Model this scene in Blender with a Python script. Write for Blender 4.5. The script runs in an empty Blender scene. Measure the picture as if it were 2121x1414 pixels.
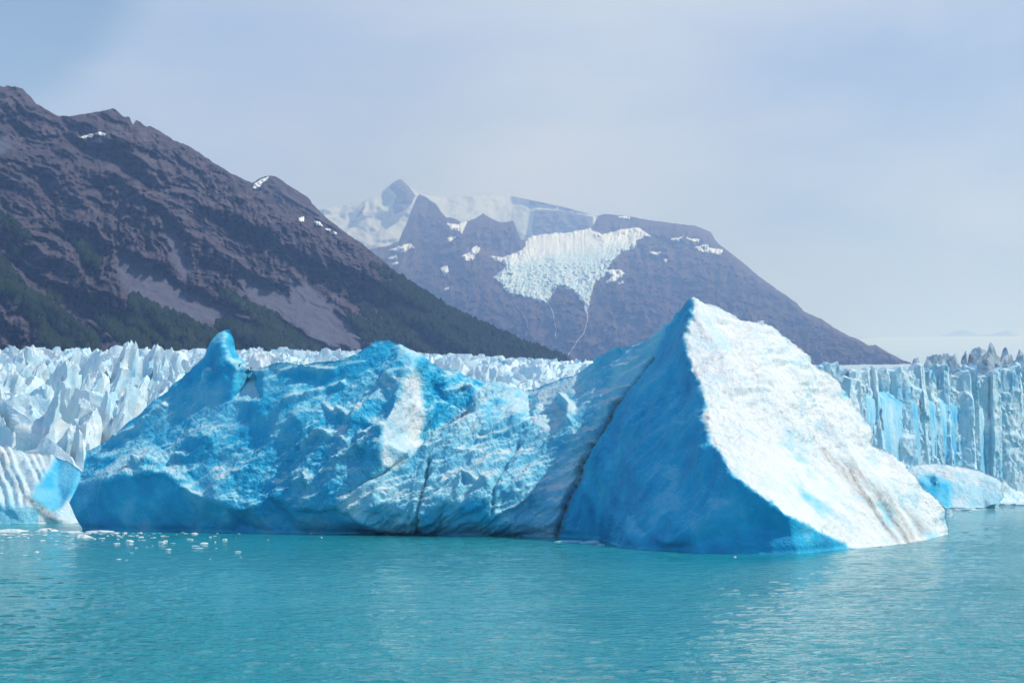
import bpy, math, random
import numpy as np
from mathutils import Vector, Matrix
from mathutils.geometry import delaunay_2d_cdt

random.seed(7); RNG = np.random.default_rng(7)
SC = bpy.context.scene
COL = SC.collection

# ------------------------------------------------------------------ camera
F, CX, HY, CH = 2914.0, 1060.5, 990.0, 10.8     # focal length (px of the 2121 wide photo), centre column, horizon row, eye height (m)
cam_d = bpy.data.cameras.new('camera'); cam = bpy.data.objects.new('camera', cam_d); COL.objects.link(cam)
cam.location = (0, 0, CH); cam.rotation_euler = (math.radians(90), 0, 0)
cam_d.sensor_width = 36.0; cam_d.lens = 36.0 * F / 2121.0; cam_d.shift_y = (HY - 707.0) / 2121.0
cam_d.clip_start = 1.0; cam_d.clip_end = 60000.0
SC.camera = cam

# ------------------------------------------------------------------ sun, sky, exposure
SUN_AZ, SUN_EL = math.radians(102), math.radians(50)      # azimuth clockwise from the view direction (+Y)
sv = Vector((math.sin(SUN_AZ)*math.cos(SUN_EL), math.cos(SUN_AZ)*math.cos(SUN_EL), math.sin(SUN_EL)))
sun_d = bpy.data.lights.new('sun', 'SUN'); sun_d.energy = 3.8; sun_d.angle = math.radians(0.6); sun_d.color = (1.0, 0.99, 0.975)
sun = bpy.data.objects.new('sun', sun_d); COL.objects.link(sun); sun.location = (600, -100, 500)
sun.rotation_euler = sv.to_track_quat('Z', 'Y').to_euler()

world = bpy.data.worlds.new('World'); SC.world = world; world.use_nodes = True
nt = world.node_tree; N = nt.nodes; L = nt.links; N.clear()
out = N.new('ShaderNodeOutputWorld')
sky = N.new('ShaderNodeTexSky'); sky.sky_type = 'NISHITA'; sky.sun_disc = False
sky.sun_elevation = SUN_EL; sky.sun_rotation = SUN_AZ; sky.altitude = 200; sky.air_density = 1.0; sky.dust_density = 0.0; sky.ozone_density = 4.0
bg1 = N.new('ShaderNodeBackground'); bg1.inputs[1].default_value = 0.12; L.new(sky.outputs[0], bg1.inputs[0])
tc = N.new('ShaderNodeTexCoord')
mp = N.new('ShaderNodeMapping'); mp.inputs['Scale'].default_value = (1.0, 1.0, 2.2); mp.inputs['Location'].default_value = (3.1, 0.4, 1.7)
L.new(tc.outputs['Generated'], mp.inputs[0])
nz = N.new('ShaderNodeTexNoise'); nz.inputs['Scale'].default_value = 2.3; nz.inputs['Detail'].default_value = 7; nz.inputs['Roughness'].default_value = 0.52; nz.inputs['Distortion'].default_value = 0.35
L.new(mp.outputs[0], nz.inputs['Vector'])
# a gap of clear sky up to the left, the rest of the sky under cloud
dp = N.new('ShaderNodeVectorMath'); dp.operation = 'DOT_PRODUCT'
gd = Vector((-0.44, 1.0, 0.40)).normalized(); dp.inputs[1].default_value = gd
nm = N.new('ShaderNodeVectorMath'); nm.operation = 'NORMALIZE'; L.new(tc.outputs['Generated'], nm.inputs[0]); L.new(nm.outputs[0], dp.inputs[0])
gap = N.new('ShaderNodeMapRange'); gap.interpolation_type = 'SMOOTHSTEP'
gap.inputs[1].default_value = 0.984; gap.inputs[2].default_value = 1.0; gap.inputs[3].default_value = 0.0; gap.inputs[4].default_value = 1.0
L.new(dp.outputs['Value'], gap.inputs[0])
# cloud banks hang on the mountains all round; overhead the sky opens up and lets the sun in
sx = N.new('ShaderNodeSeparateXYZ'); L.new(nm.outputs[0], sx.inputs[0])
def wm(op, a, b, c=None):
    x = N.new('ShaderNodeMath'); x.operation = op
    for k, v in enumerate((a, b, c)):
        if v is None: continue
        if hasattr(v, 'links'): L.new(v, x.inputs[k])
        else: x.inputs[k].default_value = v
    return x.outputs[0]
lift = wm('MULTIPLY_ADD', nz.outputs[0], -0.36, wm('MULTIPLY_ADD', gap.outputs[0], 0.42, sx.outputs[2]))
cov = N.new('ShaderNodeMapRange'); cov.interpolation_type = 'SMOOTHSTEP'
cov.inputs[1].default_value = 0.15; cov.inputs[2].default_value = 0.36; cov.inputs[3].default_value = 1.0; cov.inputs[4].default_value = 0.06
L.new(lift, cov.inputs[0])
cr = N.new('ShaderNodeValToRGB'); cr.color_ramp.elements[0].position = 0.36; cr.color_ramp.elements[1].position = 0.68
cr.color_ramp.elements[0].color = (0.31, 0.45, 0.84, 1); cr.color_ramp.elements[1].color = (0.68, 0.77, 1.0, 1)
L.new(nz.outputs[0], cr.inputs[0])
bg2 = N.new('ShaderNodeBackground'); bg2.inputs[1].default_value = 0.94; L.new(cr.outputs[0], bg2.inputs[0])
mx = N.new('ShaderNodeMixShader'); L.new(cov.outputs[0], mx.inputs[0]); L.new(bg1.outputs[0], mx.inputs[1]); L.new(bg2.outputs[0], mx.inputs[2])
L.new(mx.outputs[0], out.inputs[0])

vs = SC.view_settings; vs.view_transform = 'Standard'; vs.look = 'None'; vs.gamma = 1.0; vs.exposure = 0.0; vs.use_curve_mapping = False
SC.render.engine = 'CYCLES'
cy = SC.cycles; cy.use_denoising = True; cy.max_bounces = 4; cy.diffuse_bounces = 2; cy.glossy_bounces = 2; cy.transmission_bounces = 2
cy.volume_bounces = 1; cy.caustics_reflective = False; cy.caustics_refractive = False; cy.sample_clamp_indirect = 4.0

# ------------------------------------------------------------------ numeric helpers
_G = RNG.normal(size=(512, 3)); _G /= np.linalg.norm(_G, axis=1)[:, None]
_PERM = np.concatenate([RNG.permutation(512)]*2).astype(np.int64)
def noise(p):
    """gradient noise on an (n,3) array, about -1..1"""
    p = np.asarray(p, dtype=np.float64); i = np.floor(p).astype(np.int64); f = p - i; w = f*f*f*(f*(f*6-15)+10)
    r = np.zeros(len(p))
    for dx in (0, 1):
        hx = _PERM[(i[:, 0]+dx) & 511]; wx = w[:, 0] if dx else 1-w[:, 0]
        for dy in (0, 1):
            hy = _PERM[(hx + i[:, 1]+dy) & 511]; wy = w[:, 1] if dy else 1-w[:, 1]
            for dz in (0, 1):
                g = _G[_PERM[(hy + i[:, 2]+dz) & 511]]; wz = w[:, 2] if dz else 1-w[:, 2]
                r += wx*wy*wz*(g[:, 0]*(f[:, 0]-dx)+g[:, 1]*(f[:, 1]-dy)+g[:, 2]*(f[:, 2]-dz))
    return r*1.6
def fbm(p, o=4, g=0.5, lac=2.03):
    p = np.asarray(p, float); a = 1.0; s = 0; r = np.zeros(len(p))
    for k in range(o):
        r += a*noise(p + 17.3*k); s += a; a *= g; p = p*lac
    return r/s
def ridged(p, o=4, g=0.5, lac=2.07):
    p = np.asarray(p, float); a = 1.0; s = 0; r = np.zeros(len(p))
    for k in range(o):
        r += a*(1-np.abs(noise(p + 31.7*k))*1.7); s += a; a *= g; p = p*lac
    return r/s
def sstep(a, b, x):
    t = np.clip((x-a)/(b-a), 0, 1); return t*t*(3-2*t)
def seg_dist(x, y, line):
    d = np.full(np.shape(x), 1e9)
    for (ax, ay), (bx, by) in zip(line[:-1], line[1:]):
        vx, vy = bx-ax, by-ay; t = np.clip(((x-ax)*vx+(y-ay)*vy)/max(vx*vx+vy*vy, 1e-9), 0, 1)
        d = np.minimum(d, np.hypot(x-ax-t*vx, y-ay-t*vy))
    return d
def poly_sd(x, y, poly):
    """signed distance, positive inside"""
    ins = np.zeros(np.shape(x), bool); n = len(poly)
    for k in range(n):
        ax, ay = poly[k]; bx, by = poly[(k+1) % n]
        c = ((ay > y) != (by > y)); t = np.where(c, (bx-ax)*(y-ay)/np.where(by == ay, 1e-9, by-ay)+ax, 0)
        ins ^= c & (x < t)
    d = seg_dist(x, y, list(poly)+[poly[0]])
    return np.where(ins, d, -d)
def mask(x, y, poly, soft=12.0): return sstep(-soft, soft, poly_sd(x, y, poly))
def mask_any(x, y, polys, soft=12.0):
    m = np.zeros(np.shape(x))
    for p in polys: m = np.maximum(m, mask(x, y, p, soft))
    return m
def world_pt(px, py, D):
    px, py, D = np.asarray(px, float), np.asarray(py, float), np.asarray(D, float)
    return np.stack([(px-CX)/F*D, D, CH+(HY-py)/F*D], axis=-1)
def water_D(py): return CH*F/(py-HY)

# ------------------------------------------------------------------ mesh + object helpers
def mesh_np(name, V, faces, smooth=True, attrs=None):
    V = np.asarray(V, np.float32); me = bpy.data.meshes.new(name)
    if isinstance(faces, np.ndarray):
        k = faces.shape[1]; n = len(faces)
        me.vertices.add(len(V)); me.vertices.foreach_set('co', V.ravel())
        me.loops.add(n*k); me.loops.foreach_set('vertex_index', faces.astype(np.int32).ravel())
        me.polygons.add(n); me.polygons.foreach_set('loop_start', np.arange(0, n*k, k, dtype=np.int32))
        me.update(calc_edges=True)
    else:
        me.from_pydata([tuple(v) for v in V], [], faces); me.update()
    me.validate()
    me.polygons.foreach_set('use_smooth', np.full(len(me.polygons), smooth))
    for k, a in (attrs or {}).items():
        at = me.attributes.new(k, 'FLOAT', 'POINT'); at.data.foreach_set('value', np.asarray(a, np.float32))
    me.update(); return me
def obj(name, me, mat=None, parent=None, loc=(0, 0, 0)):
    o = bpy.data.objects.new(name, me); COL.objects.link(o); o.location = loc
    if mat and me is not None and len(me.materials) == 0: me.materials.append(mat)
    if parent: o.parent = parent
    return o
def tag(o, label=None, cat=None, group=None, kind=None):
    if label: o['label'] = label
    if cat: o['category'] = cat
    if group: o['group'] = group
    if kind: o['kind'] = kind
    return o
def empty(name, loc=(0, 0, 0)):
    o = bpy.data.objects.new(name, None); COL.objects.link(o); o.location = loc; o.empty_display_size = 1; return o
def grid_faces(nu, nv):
    i = np.arange(nu*nv).reshape(nv, nu)
    return np.stack([i[:-1, :-1].ravel(), i[:-1, 1:].ravel(), i[1:, 1:].ravel(), i[1:, :-1].ravel()], 1)

# ------------------------------------------------------------------ materials
class NT:
    def __init__(self, name):
        self.m = bpy.data.materials.new(name); self.m.use_nodes = True; self.t = self.m.node_tree; self.t.nodes.clear()
        self.o = self.n('ShaderNodeOutputMaterial')
    def n(self, k, **kw):
        x = self.t.nodes.new(k)
        for a, v in kw.items(): setattr(x, a, v)
        return x
    def l(self, a, b): self.t.links.new(a, b)
    def attr(self, name): x = self.n('ShaderNodeAttribute'); x.attribute_name = name; return x.outputs['Fac']
    def noise(self, scale, detail=4, rough=0.55, dist=0.0, vec=None):
        x = self.n('ShaderNodeTexNoise'); x.inputs['Scale'].default_value = scale; x.inputs['Detail'].default_value = detail
        x.inputs['Roughness'].default_value = rough; x.inputs['Distortion'].default_value = dist
        if vec is not None: self.l(vec, x.inputs['Vector'])
        return x.outputs[0]
    def coord(self, which='Object', scale=None):
        t = self.n('ShaderNodeTexCoord').outputs[which]
        if scale:
            m = self.n('ShaderNodeMapping'); m.inputs['Scale'].default_value = scale; self.l(t, m.inputs[0]); t = m.outputs[0]
        return t
    def rng(self, v, a, b, c=0.0, d=1.0):
        x = self.n('ShaderNodeMapRange'); self.put(v, x.inputs[0])
        for k, q in enumerate((a, b, c, d)): x.inputs[k+1].default_value = q
        return x.outputs[0]
    def put(self, v, sock):
        if hasattr(v, 'links'): self.l(v, sock)
        elif isinstance(v, (tuple, list)): sock.default_value = tuple(v) + ((1,) if len(v) == 3 and sock.type == 'RGBA' else ())
        else: sock.default_value = v
    def math(self, op, a, b=0.0, c=None):
        x = self.n('ShaderNodeMath', operation=op); self.put(a, x.inputs[0]); self.put(b, x.inputs[1])
        if c is not None: self.put(c, x.inputs[2])
        return x.outputs[0]
    def mix(self, f, a, b, blend='MIX'):
        x = self.n('ShaderNodeMix', data_type='RGBA', blend_type=blend); self.put(f, x.inputs[0]); self.put(a, x.inputs[6]); self.put(b, x.inputs[7])
        return x.outputs[2]
    def ramp(self, v, stops):
        x = self.n('ShaderNodeValToRGB'); self.l(v, x.inputs[0]); e = x.color_ramp.elements
        while len(e) < len(stops): e.new(0.5)
        for k, (p, c) in enumerate(stops): e[k].position = p; e[k].color = tuple(c)+(1,)
        return x.outputs[0]
    def bump(self, h, dist, strength=1.0, base=None):
        b = self.n('ShaderNodeBump'); b.inputs['Strength'].default_value = strength; b.inputs['Distance'].default_value = dist
        self.l(h, b.inputs['Height'])
        if base is not None: self.l(base, b.inputs['Normal'])
        return b.outputs[0]
    def bsdf(self, col, rough=0.6, normal=None, sss=0.0, radius=(0.2, 0.6, 1.4), ior=1.31, spec=0.5):
        p = self.n('ShaderNodeBsdfPrincipled'); self.put(col, p.inputs['Base Color']); self.put(rough, p.inputs['Roughness'])
        p.inputs['IOR'].default_value = ior; p.inputs['Specular IOR Level'].default_value = spec
        if sss:
            self.put(sss, p.inputs['Subsurface Weight']); p.inputs['Subsurface Radius'].default_value = radius; p.inputs['Subsurface Scale'].default_value = 1.0
        if normal is not None: self.l(normal, p.inputs['Normal'])
        self.l(p.outputs[0], self.o.inputs[0]); return self.m

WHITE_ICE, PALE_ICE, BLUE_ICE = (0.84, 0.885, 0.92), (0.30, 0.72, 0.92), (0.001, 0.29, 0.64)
def make_iceberg_mat(name='berg_ice', scale=1.0):
    t = NT(name); c = t.coord('Object')
    n1 = t.noise(0.16*scale, 5, 0.6, 0.4, c); n2 = t.noise(1.1*scale, 6, 0.65, 0.2, c); n3 = t.noise(4.5*scale, 4, 0.6, 0, c)
    cl = t.math('ADD', t.attr('ice_shade_blue'), t.rng(n1, 0.3, 0.7, -0.16, 0.16)); cl = t.rng(cl, 0.0, 1.0)
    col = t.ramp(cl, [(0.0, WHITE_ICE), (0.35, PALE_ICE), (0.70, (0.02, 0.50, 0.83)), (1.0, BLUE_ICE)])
    col = t.mix(t.rng(n2, 0.35, 0.75, 0.0, 0.3), col, t.mix(0.12, col, WHITE_ICE))
    dn = t.math('MULTIPLY', t.attr('dirt'), t.rng(t.noise(0.9*scale, 7, 0.7, 0.6, c), 0.3, 0.62, 0.15, 1.15))
    col = t.mix(t.rng(dn, 0.0, 1.0), col, t.mix(n2, (0.05, 0.05, 0.05), (0.17, 0.155, 0.13)))
    rg = t.attr('rough'); wn = t.n('ShaderNodeTexNoise'); wn.inputs['Scale'].default_value = 0.5*scale; wn.inputs['Detail'].default_value = 3; t.l(c, wn.inputs['Vector'])
    wv = t.n('ShaderNodeVectorMath', operation='MULTIPLY_ADD'); t.l(wn.outputs['Color'], wv.inputs[0]); wv.inputs[1].default_value = (2.2, 2.2, 2.2); t.l(c, wv.inputs[2])
    vo = t.n('ShaderNodeTexVoronoi'); vo.inputs['Scale'].default_value = 0.55*scale; t.l(wv.outputs[0], vo.inputs['Vector'])
    vo2 = t.n('ShaderNodeTexVoronoi'); vo2.inputs['Scale'].default_value = 1.6*scale; t.l(wv.outputs[0], vo2.inputs['Vector'])
    sc_h = t.math('MULTIPLY', t.math('ADD', vo.outputs['Distance'], t.math('MULTIPLY', vo2.outputs['Distance'], 0.4)), rg)
    b = t.bump(sc_h, 0.75, 0.85); b = t.bump(n2, 0.5, 0.7, b); b = t.bump(n3, 0.16, 0.7, b)
    return t.bsdf(col, t.rng(cl, 0, 1, 0.62, 0.3), b, sss=0.15, radius=(0.05, 0.25, 0.7), spec=0.25)
def make_glacier_mat(name, blue=0.0):
    t = NT(name); c = t.coord('Object'); g = t.n('ShaderNodeNewGeometry').outputs['Position']
    n1 = t.noise(0.05, 5, 0.6, 0.4, g); n2 = t.noise(0.35, 6, 0.65, 0.3, g); n3 = t.noise(1.4, 4, 0.6, 0, g)
    m = t.n('ShaderNodeMapping'); m.inputs['Scale'].default_value = (0.5, 0.5, 0.06); t.l(g, m.inputs[0])
    n4 = t.noise(1.0, 5, 0.6, 0.5, m.outputs[0])
    f = t.math('ADD', t.rng(n1, 0.3, 0.7, -0.2, 0.35), t.rng(n4, 0.35, 0.7, -0.15, 0.3)); f = t.math('ADD', f, blue)
    col = t.ramp(f, [(0.0, (0.82, 0.89, 0.94)), (0.4, (0.56, 0.80, 0.93)), (0.8, (0.22, 0.62, 0.88)), (1.0, (0.08, 0.45, 0.80))])
    col = t.mix(t.rng(t.noise(0.12, 7, 0.72, 1.2, g), 0.62, 0.80, 0.0, 0.25), col, (0.30, 0.30, 0.31))
    b = t.bump(n2, 0.9, 0.6); b = t.bump(n3, 0.25, 0.5, b)
    return t.bsdf(col, 0.55, b, sss=0.1, radius=(0.1, 0.5, 1.2), spec=0.2)
def make_rock_mat(name, tint=(1, 1, 1), sc=1.0, veg=True):
    t = NT(name); g = t.n('ShaderNodeNewGeometry').outputs['Position']
    s = t.attr('strata'); cmb = t.n('ShaderNodeCombineXYZ'); t.l(s, cmb.inputs[2])
    mm = t.n('ShaderNodeMapping'); mm.inputs['Scale'].default_value = (0.0015*sc,)*3; t.l(g, mm.inputs[0])
    add = t.n('ShaderNodeVectorMath', operation='ADD'); t.l(cmb.outputs[0], add.inputs[0]); t.l(mm.outputs[0], add.inputs[1])
    bands = t.noise(1.0, 8, 0.8, 0.0, add.outputs[0])
    big = t.noise(0.004*sc, 6, 0.6, 0.5, g); fine = t.noise(0.045*sc, 7, 0.7, 0.3, g)
    tn = lambda c: tuple(a*b for a, b in zip(c, tint))
    col = t.ramp(bands, [(0.30, tn((0.035, 0.030, 0.032))), (0.44, tn((0.085, 0.068, 0.064))), (0.55, tn((0.125, 0.098, 0.088))), (0.66, tn((0.20, 0.165, 0.15))), (0.74, tn((0.075, 0.06, 0.058)))])
    col = t.mix(t.rng(big, 0.35, 0.68, 0.0, 0.45), col, tn((0.130, 0.106, 0.100)), 'MIX')
    col = t.mix(0.35, col, t.ramp(bands, [(0.3, tn((0.04, 0.034, 0.036))), (0.5, tn((0.12, 0.092, 0.083))), (0.68, tn((0.22, 0.185, 0.165)))]))
    col = t.mix(t.rng(fine, 0.42, 0.70, 0.0, 0.6), col, tn((0.035, 0.030, 0.033)))
    scree = t.mix(t.rng(fine, 0.3, 0.7), tn((0.100, 0.098, 0.108)), tn((0.150, 0.142, 0.148)))
    col = t.mix(t.attr('scree'), col, scree)
    if veg: col = t.mix(t.rng(t.math('ADD', t.attr('veg'), t.rng(fine, 0.3, 0.7, -0.3, 0.3)), 0.35, 0.75), col, (0.014, 0.022, 0.010))
    b = t.bump(fine, 14.0/sc, 0.9)
    return t.bsdf(col, 0.95, b, spec=0.2)
def make_snow_mat(name, crev=0.0):
    t = NT(name); g = t.n('ShaderNodeNewGeometry').outputs['Position']
    n = t.noise(0.02, 6, 0.6, 0.3, g)
    col = t.mix(t.rng(n, 0.35, 0.7), (0.84, 0.87, 0.90), (0.76, 0.82, 0.88))
    if crev:
        n2 = t.noise(0.035, 6, 0.7, 0.8, g)
        col = t.mix(t.math('MULTIPLY', t.attr('crev'), t.rng(n2, 0.38, 0.62)), col, (0.36, 0.66, 0.82))
        return t.bsdf(col, 0.7, t.bump(n2, 10.0, 0.8))
    return t.bsdf(col, 0.75, t.bump(n, 4.0, 0.4))
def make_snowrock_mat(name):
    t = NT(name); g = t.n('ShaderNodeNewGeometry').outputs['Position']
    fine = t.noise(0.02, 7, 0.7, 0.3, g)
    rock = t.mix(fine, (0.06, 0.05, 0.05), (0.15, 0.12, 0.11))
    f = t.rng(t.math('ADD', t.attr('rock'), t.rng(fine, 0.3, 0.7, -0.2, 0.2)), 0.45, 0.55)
    col = t.mix(f, (0.47, 0.52, 0.57), rock)  # mist painted in: snow colour greyed so the dome melts into the sky
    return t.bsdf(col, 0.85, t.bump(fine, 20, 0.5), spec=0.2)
def make_forest_mat():
    t = NT('forest_foliage'); g = t.n('ShaderNodeNewGeometry').outputs['Position']
    n = t.noise(0.03, 4, 0.6, 0, g); col = t.mix(t.rng(n, 0.3, 0.7), (0.012, 0.024, 0.010), (0.030, 0.048, 0.018))
    return t.bsdf(col, 0.9, spec=0.15)
def make_water_mat():
    t = NT('glacial_water'); g = t.n('ShaderNodeNewGeometry').outputs['Position']
    def sc(v): m = t.n('ShaderNodeMapping'); m.inputs['Scale'].default_value = v; t.l(g, m.inputs[0]); return m.outputs[0]
    gust = t.rng(t.noise(1.0, 3, 0.5, 0.6, sc((0.011, 0.02, 1))), 0.35, 0.65, 0.35, 1.0)
    a = t.noise(1.0, 3, 0.55, 0.3, sc((0.42, 0.75, 1))); b = t.noise(1.0, 4, 0.6, 0.2, sc((1.6, 2.6, 1)))
    nb = t.bump(t.math('MULTIPLY', a, gust), 0.75, 1.0); nb = t.bump(t.math('MULTIPLY', b, gust), 0.24, 1.0, nb)
    silt = t.noise(1.0, 4, 0.5, 0.5, sc((0.012, 0.03, 1)))
    col = t.mix(t.rng(silt, 0.3, 0.7), (0.010, 0.262, 0.325), (0.018, 0.322, 0.378))
    return t.bsdf(col, 0.05, nb, ior=1.333)

M_BERG = make_iceberg_mat(); M_GLAC = make_glacier_mat('serac_ice', 0.15); M_BED = make_glacier_mat('crevasse_ice', 0.62)
M_ROCK = make_rock_mat('layered_rock', (1.02, 1.07, 1.42), 1.6); M_ROCK_FAR = make_rock_mat('far_rock', (1.0, 0.86, 0.74), 0.7)
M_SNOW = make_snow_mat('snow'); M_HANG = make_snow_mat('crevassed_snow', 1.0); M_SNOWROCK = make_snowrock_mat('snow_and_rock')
M_FOREST = make_forest_mat(); M_WATER = make_water_mat()
_t = NT('old_firn'); _g = _t.n('ShaderNodeNewGeometry').outputs['Position']; _n = _t.noise(0.01, 6, 0.6, 0.3, _g); M_FIRN = _t.bsdf(_t.mix(_n, (0.42, 0.55, 0.64), (0.58, 0.68, 0.74)), 0.8, _t.bump(_n, 8.0, 0.5))
_t = NT('white_water'); M_STREAM = _t.bsdf((0.78, 0.82, 0.86), 0.4)

# ------------------------------------------------------------------ lake
def build_lake():
    nr, nc = 600, 420
    Y = np.geomspace(60, 620, nr); u = np.linspace(-1, 1, nc)
    yy, uu = np.meshgrid(Y, u, indexing='ij'); xx = uu*(yy*0.46+25)
    p = np.stack([xx.ravel(), yy.ravel(), np.zeros(xx.size)], 1)
    gust = 0.55+0.45*noise(p*[0.012, 0.02, 0]+5)
    z = 0.15*noise(p*[0.10, 0.30, 0])+0.24*fbm(p*[0.28, 0.75, 0]+9, 2)+0.08*ridged(p*[0.8, 1.5, 0]+3, 2)
    z *= gust*np.clip(1.35-p[:, 1]/420, 0.2, 1)
    p[:, 2] = z
    fa = grid_faces(nc, nr)
    big = np.array([[x, y, -0.55] for y in (-4000, 0, 300, 2500) for x in (-6000, -400, 400, 6000)], float)
    fb = grid_faces(4, 4)+len(p)
    o = obj('lake', mesh_np('lake', np.vstack([p, big]), np.vstack([fa, fb])), M_WATER)
    tag(o, 'rippled milky turquoise glacial lake filling the foreground', kind='structure')
build_lake()

# ------------------------------------------------------------------ mountains: relief surfaces with real distance
class Relief:
    """A mountain flank: crest and foot traced as directions, each with its own distance, plus relief noise in metres."""
    def __init__(s, crest, foot, Dfoot, Dcrest, relief, bow=0.0, back=700):
        s.cx = np.array([c[0] for c in crest], float); s.cy = np.array([c[1] for c in crest], float)
        s.foot = foot; s.Df = np.array(Dfoot, float); s.Dc = np.array(Dcrest, float); s.relief = relief; s.bow = bow; s.back = back; s.jag = 1.0
        gx = np.arange(s.cx[0]-300, s.cx[-1]+301, 5.0); gy = np.interp(gx, s.cx, s.cy); k = np.exp(-0.5*(np.arange(-40, 41)*5.0/60)**2); k /= k.sum()
        s.gx = gx; s.gy = np.convolve(np.pad(gy, 40, mode='edge'), k, mode='valid')
    def crest(s, x): return np.interp(x, s.cx, s.cy)
    def depth0(s, x, t):
        a = np.interp(x, s.Df[:, 0], s.Df[:, 1]); b = np.interp(x, s.Dc[:, 0], s.Dc[:, 1])
        return a+(b-a)*(t+s.bow*t*(1-t))
    def at(s, x, t):
        """x column, t 0..1 foot to crest -> world points, py, D"""
        c = s.crest(x); jag = 2.8*ridged(np.stack([x*0.06, 0*x, 0*x+3], 1), 4, .6)-1.4+1.2*noise(np.stack([x*0.4, 0*x, 0*x+7], 1))
        py = s.foot+(c-jag*s.jag*sstep(0.8, 1, t)-s.foot)*t
        D = s.depth0(x, np.clip((py-s.foot)/(np.interp(x, s.gx, s.gy)-s.foot), 0, 1.3)); D = D+s.relief(x, py, D, t)
        return world_pt(x, py, D), py, D
    def at_px(s, x, py):
        c = s.crest(x); t = np.clip((py-s.foot)/(c-s.foot), 0, 1); return s.at(x, t)
    def build(s, x0, x1, nx, nt, attrs):
        x = np.linspace(x0, x1, nx); t = np.linspace(0, 1, nt)
        tt, xx = np.meshgrid(t, x, indexing='ij'); xx = xx.ravel(); tt = tt.ravel()
        V, py, D = s.at(xx, tt)
        rows = [V]; last = V[-nx:]; n_back = 4
        for k in range(1, n_back+1):
            q = last.copy(); f = k/n_back; q[:, 1] += s.back*f; q[:, 0] *= (q[:, 1]/last[:, 1]); q[:, 2] *= 1-0.55*f*f-0.15*f; rows.append(q)
        at = attrs(xx, py, V); at = {k: np.concatenate([a]+[a[-nx:]]*n_back) for k, a in at.items()}
        return np.vstack(rows), grid_faces(nx, nt+n_back), at
    def patch(s, poly, lift, step=1.6, edge=5.0, rough=0.0, wob=2.0, extra=None):
        """a sheet of snow or ice lying on the flank: thickest inside, dipping into the rock at its rim"""
        P = np.array(poly, float); x0, y0 = P.min(0)-3; x1, y1 = P.max(0)+3
        xs = np.arange(x0, x1+step, step); ys = np.arange(y1, y0-step, -step); yy, xx = np.meshgrid(ys, xs, indexing='ij')
        x = xx.ravel(); y = yy.ravel()
        q = np.stack([x*0.11, y*0.11, 0*x], 1); wx = x+wob*fbm(q, 3)*2; wy = y+wob*fbm(q+40, 3)*2
        sd = poly_sd(wx, wy, poly)
        V, py, D = s.at_px(x, y)
        th = lift*(np.sqrt(np.clip((sd+1.0)/edge, 0, 1))*1.25-0.25)
        if extra is not None: th = th+extra(x, y, sd)*np.clip(sd/edge, 0, 1)
        V = world_pt(x, y, D-th)
        keep = sd > -2.2
        f = grid_faces(len(xs), len(ys)); f = f[keep[f].all(1)]
        used = np.unique(f); idx = -np.ones(len(V), int); idx[used] = np.arange(len(used))
        return V[used], idx[f], x[used], y[used], sd[used]

# ---- left mountain
FORESTS = [
    [(-60, 520), (0, 538), (26, 572), (56, 607), (78, 620), (142, 667), (190, 698), (203, 723), (200, 760), (121, 760), (86, 698), (43, 637), (0, 594), (-60, 560)],
    [(164, 607), (190, 616), (224, 637), (267, 659), (276, 616), (302, 629), (328, 646), (367, 659), (410, 680), (448, 698), (440, 750), (302, 750), (241, 702), (190, 650)],
    [(448, 674), (479, 672), (560, 698), (612, 715), (604, 745), (496, 745)],
    [(461, 611), (483, 616), (517, 637), (573, 659), (617, 689), (664, 724), (690, 745), (625, 722), (552, 680), (496, 642)],
    [(-60, 430), (0, 447), (26, 465), (60, 495), (26, 482), (0, 462), (-60, 445)],
    [(160, 504), (185, 517), (203, 551), (172, 534)], [(99, 598), (129, 607), (125, 624), (103, 622)], [(20, 508), (45, 520), (38, 532), (22, 524)],
    [(770, 596), (817, 590), (838, 572), (872, 590), (922, 622), (973, 646), (1041, 672), (1109, 700), (1177, 741), (1180, 760), (1007, 760), (895, 740), (838, 706), (790, 655)],
    [(726, 656), (743, 660), (777, 690), (800, 712), (753, 704)], [(743, 633), (760, 640), (804, 690), (822, 706), (790, 688)],
    [(770, 550), (800, 562), (822, 580), (800, 578)], ]
SCREES = [
    [(237, 504), (276, 525), (388, 598), (487, 646), (604, 706), (660, 745), (560, 700), (448, 676), (367, 659), (319, 646), (276, 616), (241, 560)],
    [(496, 555), (539, 581), (690, 667), (720, 730), (647, 712), (573, 655), (496, 603)],
    [(600, 572), (634, 588), (702, 640), (763, 700), (740, 730), (668, 700), (600, 640)],
    [(330, 430), (370, 470), (400, 560), (385, 590), (340, 500)], [(0, 270), (30, 300), (10, 320), (-40, 300)] ]
CLIFFS = [[(140, 520), (240, 430), (470, 520), (640, 470), (800, 570), (790, 640), (640, 590), (500, 600), (420, 600), (330, 560), (230, 640), (150, 600)],
          [(400, 330), (520, 410), (640, 500), (560, 520), (420, 400)], [(-60, 590), (60, 640), (130, 745), (-60, 745)]]
def strata_of(x, y, V):
    q = np.stack([x*0.0032, y*0.0045, 0*x], 1)
    fold = 70*np.exp(-((x-330)/150)**2)*np.sin((y-380)/90.0)*0.6
    return (y + 0.10*x + 70*fbm(q, 3) + fold)*0.085
def scree_warp(x, y):
    q = np.stack([x*0.03, y*0.03, 0*x+17], 1); return x+14*fbm(q, 4, .6), y+12*fbm(q+30, 4, .6)
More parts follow.
